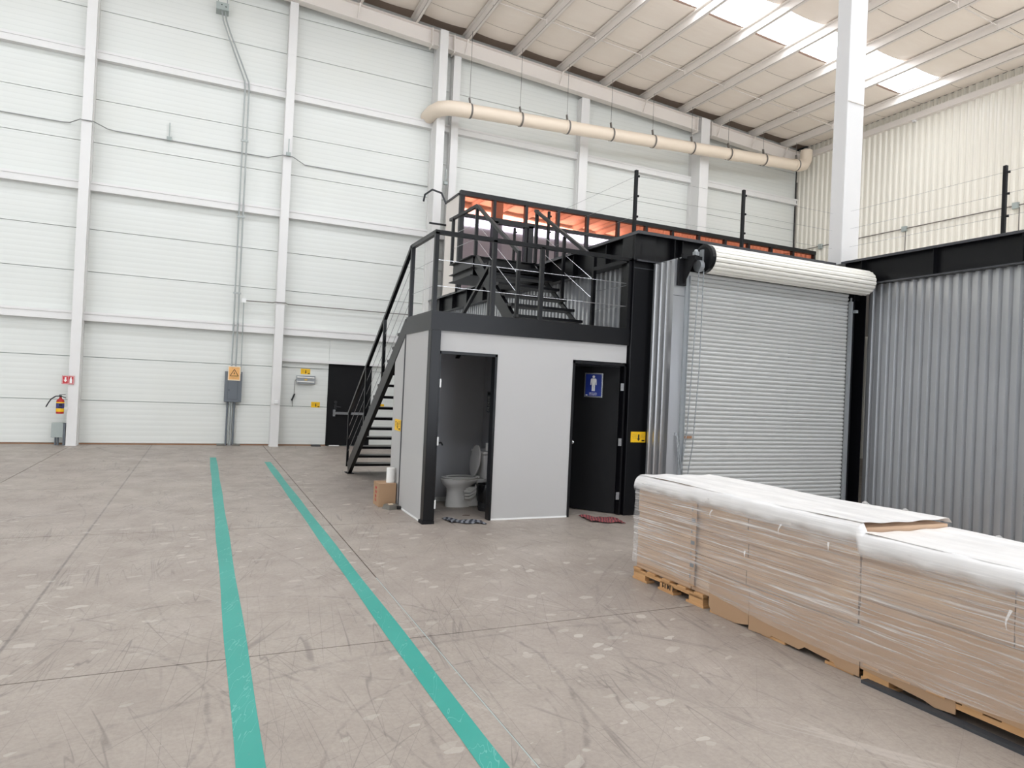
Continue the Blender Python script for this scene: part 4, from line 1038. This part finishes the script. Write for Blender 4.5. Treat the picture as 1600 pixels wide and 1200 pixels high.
t = thing('cable_enclosure', (-2.78, 17.25, 0), 'grey metal enclosure on short pipes at the foot of the left column', 'electrical box')
MB().box(-2.87, 17.08, 0.17, -2.66, YW-0.15, 0.48).build('cabinet', M['box_light'], t, bevel=0.005)
MB().box(-2.66, 17.09, 0.0, -2.62, YW-0.15, 0.47).build('side_plate', M['box_grey'], t)
for x in (-2.80, -2.755): MB().tube([(x, 17.16, 0), (x, 17.16, 0.18)], 0.02, 8).build('supply_pipe', M['box_grey'], t)

# conduit on the right corrugated wall
cr = thing('right_wall_conduit', (XR, 13, 6.8), 'thin conduit with junction boxes across the white corrugated wall', 'conduit')
xc = XR-0.03
MB().tube([(xc, 17.2, 6.82), (xc, 2, 6.8)], 0.014, 6).build('conduit_run', M['strap'], cr)
for y in (16.2, 13.25, 10.28):
    MB().box(xc-0.05, y-0.07, 6.73, xc+0.02, y+0.07, 6.88).build('junction_box', M['box_light'], cr)
MB().tube([(xc, 13.22, 6.75), (xc, 13.22, 5.0)], 0.012, 6).build('conduit_drop', M['strap'], cr)
MB().tube([(xc, 10.2, 6.75), (xc, 10.2, 5.0)], 0.012, 6).build('conduit_drop', M['strap'], cr)
tag(MB().tube([(XR-0.05, 17.28, 4.0), (XR-0.05, 17.28, 9.2)], 0.02, 6).build('corner_conduit', M['strap']), 'thin vertical conduit in the corner between white and corrugated walls', 'conduit')

# things beside the booth
t = thing('cardboard_box', (2.31, 9.05, 0), 'brown cardboard carton with red print under the stairs beside the booth', 'box')
BX0, BX1, BY0, BY1 = 2.17, 2.40, 8.82, 9.12
MB().box(BX0, BY0, 0, BX1, BY1, 0.30).build('carton', M['card_flat'], t)
mb = MB().box(BX0, BY0, 0.301, BX1, (BY0+BY1)/2-0.003, 0.304).box(BX0, (BY0+BY1)/2+0.003, 0.301, BX1, BY1, 0.304); mb.build('top_flap', M['card_flat'], t)
bf = Face((BX0, BY1, 0), (0, -1, 0), (0, 0, 1), (-1, 0, 0))
mb = MB()
for k in range(4): strokes(mb, bf, 0.1, 0.2, 0.05+0.055*k, 0.035, 0, 0.002, k)
mb.build('red_print', M['red'], t)
t = thing('paper_roll', (2.335, 8.93, 0.305), 'white paper roll standing on the cardboard carton beside the booth', 'paper roll')
mb = MB().loft([circ((2.345, 8.93, 0.305), 0.055, 18), circ((2.345, 8.93, 0.50), 0.055, 18), circ((2.345, 8.93, 0.50), 0.02, 18), circ((2.345, 8.93, 0.47), 0.02, 18)])
mb.build('paper', M['paper'], t, smooth=True)
MB().tube([(2.345, 8.93, 0.306), (2.345, 8.93, 0.498)], 0.0195, 12).build('core', M['card_flat'], t)
t = thing('bait_station', (2.3, 8.66, 0), 'small flat grey rodent bait box on the floor by the booth corner', 'box')
MB().loft([[(2.19, 8.70, 0), (2.25, 8.55, 0), (2.40, 8.60, 0), (2.36, 8.80, 0), (2.24, 8.80, 0)], [(2.21, 8.70, 0.05), (2.26, 8.58, 0.05), (2.39, 8.62, 0.055), (2.35, 8.77, 0.055), (2.25, 8.77, 0.05)]]).build('bait_box', M['trap'], t)
MB().box(2.27, 8.66, 0.053, 2.33, 8.72, 0.057).build('sticker', M['cream'], t)
MB().box(2.36, 8.57, 0.005, 2.41, 8.62, 0.04).build('entry_hole', M['sign_black'], t)

# ------------------------------------------------------------------ wrapped cardboard on pallets
LA = math.radians(-1.9)
def L(u, v, z):
    """u across the load (0 = face towards the aisle), v back along it from its far end"""
    return Vector((3.555+u*math.cos(LA)+v*math.sin(-LA), 4.985+u*math.sin(LA)-v*math.cos(LA), z))
def lbox(mb, u0, v0, z0, u1, v1, z1):
    return mb.quadbox([L(u0,v0,z0), L(u1,v0,z0), L(u1,v1,z0), L(u0,v1,z0), L(u0,v0,z1), L(u1,v0,z1), L(u1,v1,z1), L(u0,v1,z1)])
WDT = 0.80
rr = random.Random(11)
def pallet(v0, v1, label, u0=0.0):
    t = thing('pallet', L(0.4, (v0+v1)/2, 0), label, 'pallet', )
    for u in (u0, 0.37, WDT-0.04):
        n = 3
        for k in range(n):
            a = v0+(v1-v0-0.16)*k/(n-1)
            mb = MB(); lbox(mb, u, a, 0.018, u+0.05, a+0.16, 0.075); mb.build('block', M['wood'], t)
        mb = MB(); lbox(mb, u, v0, 0.06, u+0.045, v1, 0.088); mb.build('stringer', M['wood'], t)
    nb = max(4, int((v1-v0)/0.17))
    for k in range(nb):
        a = v0+(v1-v0-0.1)*k/(nb-1)
        mb = MB(); lbox(mb, u0-0.006, a, 0.088, WDT, a+0.1, 0.104); mb.build('deck_board', M['wood'], t)
    for u in (u0-0.004, 0.36, WDT-0.06):
        for k in range(3):
            a = v0+(v1-v0-0.18)*k/2
            mb = MB(); lbox(mb, u, a-0.01, 0.0, u+0.08, a+0.19, 0.018); mb.build('bottom_board', M['wood'], t)
    return t
pl1 = pallet(-0.02, 0.86, 'light wooden pallet under the far end of the wrapped cardboard')
mb = MB(); ff = Face(L(0-0.005, 0.36, 0), L(0, 1, 0)-L(0, 0, 0), (0, 0, 1), L(-1, 0, 0)-L(0, 0, 0))
strokes(mb, ff, 0.02, 0.2, 0.03, 0.04, 0, 0.002, 8); mb.build('stamp', M['sign_black'], pl1)
pallet(0.95, 2.15, 'middle pallet mostly hidden behind hanging cardboard skirts')
pallet(2.22, 4.2, 'nearest pallet under the lower part of the wrapped cardboard')
def stack(v0, v1, ztop, label, n):
    t = thing('cardboard_stack', L(0.4, (v0+v1)/2, 0.105), label, 'cardboard')
    z = 0.105; h = (ztop-0.105)/n
    for k in range(n):
        j = lambda a: rr.uniform(-a, a)
        mb = MB(); lbox(mb, 0.012+j(0.006), v0+0.001+j(0.001), z+0.001, WDT-0.02+j(0.008), v1-0.001+j(0.001), z+h-0.001)
        mb.build('cardboard_bundle', M['card'], t); z += h
    return t
stack(0.0, 0.705, 0.885, 'stack of flattened brown cardboard at the far end of the load', 8)
stack(0.71, 1.275, 0.885, 'second stack of flattened cardboard from the far end', 8)
s3 = stack(1.28, 2.165, 0.885, 'third cardboard stack, just before the step down', 8)
stack(2.17, 3.0, 0.835, 'lower cardboard stack just in front of the step', 7)
stack(3.005, 4.2, 0.835, 'nearest lower cardboard stack at the right edge of the picture', 7)
def skirt(v0, v1, pts, label, u):
    mb = MB(); top = [L(u, v0+(v1-v0)*a, 0.30) for a, z in pts]; bot = [L(u, v0+(v1-v0)*a, z) for a, z in pts]
    b = len(mb.v); n = len(pts)
    mb.v += [tuple(p) for p in top]+[tuple(p) for p in bot]
    for i in range(n-1): mb.f.append((b+i, b+i+1, b+n+i+1, b+n+i))
    o = mb.build('cardboard_sheet', M['card_flat'])
    md = o.modifiers.new('thick', 'SOLIDIFY'); md.thickness = 0.006
    return tag(o, label, 'cardboard')
skirt(0.93, 1.33, [(0, 0.05), (0.08, 0.012), (0.3, 0.0), (0.7, 0.002), (0.9, 0.02), (1, 0.03)], 'cardboard sheet hanging low to the floor beside the first pallet', -0.003)
skirt(1.335, 2.2, [(0, 0.0), (0.22, 0.01), (0.24, 0.025), (0.5, 0.015), (0.55, 0.045), (0.62, 0.04), (0.8, 0.03), (0.82, 0.01), (1, 0.01)], 'torn cardboard sheet hanging over the middle pallet', -0.005)
skirt(2.2, 2.75, [(0, 0.06), (0.3, 0.05), (0.7, 0.035), (0.8, 0.02), (1, 0.03)], 'small cardboard sheet hanging over the nearest pallet', -0.003)
mb = MB(); lbox(mb, -0.01, 2.2, 0.10, -0.004, 4.2, 0.47); o = mb.build('cardboard_sheet', M['card_flat']); tag(o, 'wide flat cardboard sheet held against the nearest stack by film', 'cardboard')
mb = MB(); lbox(mb, -0.014, 0.71, 0.14, -0.008, 0.765, 0.82)
o = mb.build('printed_edge', M['card_flat']); tag(o, 'strip of printed cardboard edges at the joint near the far end', 'cardboard')
mb = MB()
for k in range(7):
    a = 0.2+0.088*k
    lbox(mb, -0.0155, 0.712, a, -0.014, 0.725+0.03*(k % 2), a+0.03)
mb.build('print', M['box_grey'], o)
mb = MB(); lbox(mb, -0.055, 2.25, 0, -0.0, 4.3, 0.018)  # flat bar kept dark to include part of the pallets' shadow
tag(mb.build('floor_rail', M['dark_line']), 'dark grey flat rail on the floor along the near pallets', 'rail')

# stretch film around the load
sf = thing('stretch_film', L(0.4, 2, 0.1), 'shiny transparent stretch film wrapped around the cardboard load with white top', 'plastic film')
def topz(v): 
    return 0.905 if v < 2.168 else 0.85
def wob(v, z): return 0.004*math.sin(v*9+z*14)+0.003*math.sin(v*23-z*31)+0.003*math.sin(z*60+v*3)
def fside(u, v):
    vv = -0.012+4.23*u; zt = topz(vv)-0.05
    zb = 0.16+0.03*math.sin(vv*2.3)-0.05*min(1, max(0, vv-0.2))
    z = zb+(zt-zb)*v
    bulge = -0.028-wob(vv, z)
    return L(bulge, vv, z)
MB().grid(fside, 110, 26).build('film_side', M['film_side'], sf, smooth=True)
def fedge(u, v):
    vv = -0.018+4.24*u; zt = topz(vv)
    if v < 0.5:      # hanging band below the rolled edge, fading out downwards
        z = zt-0.13+0.055*(v/0.5); du = -0.036-0.003*math.sin(vv*13+z*40)
    else:
        a = PI*0.5*(v-0.5)/0.5
        du = -0.036+0.065*(1-math.cos(a)); z = zt-0.075+0.082*math.sin(a)
    return L(du-0.002*math.sin(vv*31+v*5), vv, z+0.002*math.sin(vv*19))
fo = MB().grid(fedge, 140, 14).build('film_edge', M['film_edge'], sf, smooth=True)
at_ = fo.data.attributes.new('wrap_thickness', 'FLOAT', 'POINT')
for q_ in range(len(fo.data.vertices)):
    v_ = (q_ // 141)/14; u_ = (q_ % 141)/140
    at_.data[q_].value = min(1, max(0, (v_-0.02-0.09*(0.5+0.5*math.sin(u_*29+2.5*math.sin(u_*61))))/0.5))
for va, vb, nu in ((-0.02, 2.166, 80), (2.172, 4.22, 70)):
    def ftop(u, v):
        vv = va+(vb-va)*u; uu = 0.012+(WDT+0.003)*v; zt = topz(vv)
        z = zt+0.008+0.004*math.sin(vv*4+uu*7)+0.003*math.sin(uu*26+vv*3)
        if v > 0.97: z -= 0.03
        return L(uu, vv, z)
    MB().grid(ftop, nu, 26).build('film_top', M['film_top'], sf, smooth=True)
def fend(u, v):
    uu = -0.02+(WDT+0.03)*u; z = 0.17+0.73*v
    return L(uu, -0.012-0.5*wob(uu*2, z), z)
MB().grid(fend, 24, 20).build('film_end', M['film_side'], sf, smooth=True)
# loose tails of film
mb = MB()
for (v0, z0, ln) in ((1.6, 0.80, 0.07), (1.98, 0.76, 0.05), (3.0, 0.66, 0.10), (3.1, 0.70, 0.06), (1.3, 0.55, 0.05), (0.95, 0.78, 0.06)):
    def ft(u, v, v0=v0, z0=z0, ln=ln): return L(-0.04-0.01*math.sin(v*3), v0+0.016*u*(1-v*0.8)+0.006*math.sin(v*4+v0*9), z0-ln*v)
    mb.grid(ft, 3, 8)
o = mb.build('film_tails', M['film_scrap'], sf, smooth=True)
mb = MB()
for (v0, uu) in ((1.55, WDT), (1.85, WDT), (2.45, WDT-0.02)):
    def ft(u, v, v0=v0, uu=uu): return L(uu-0.03*v, v0+0.07*u, topz(v0)+0.0+0.03*v*math.sin(u*PI))
    mb.grid(ft, 4, 3)
mb.build('film_tufts', M['film_scrap'], sf)

# ------------------------------------------------------------------ repeats share a group
GROUPS = {'safety_sign': 'yellow safety signs', 'steel_column': 'white columns along the far wall', 'pallet': 'pallets under the wrapped load',
          'cardboard_stack': 'cardboard stacks in the wrapped load', 'walkway_line': 'painted walkway lines', 'floor_rag': 'rags at the restroom doors',
          'cardboard_sheet': 'loose cardboard sheets around the load'}
for o in list(bpy.data.objects):
    g = GROUPS.get(o.name.split('.')[0])
    if g and o.parent is None: o['group'] = g
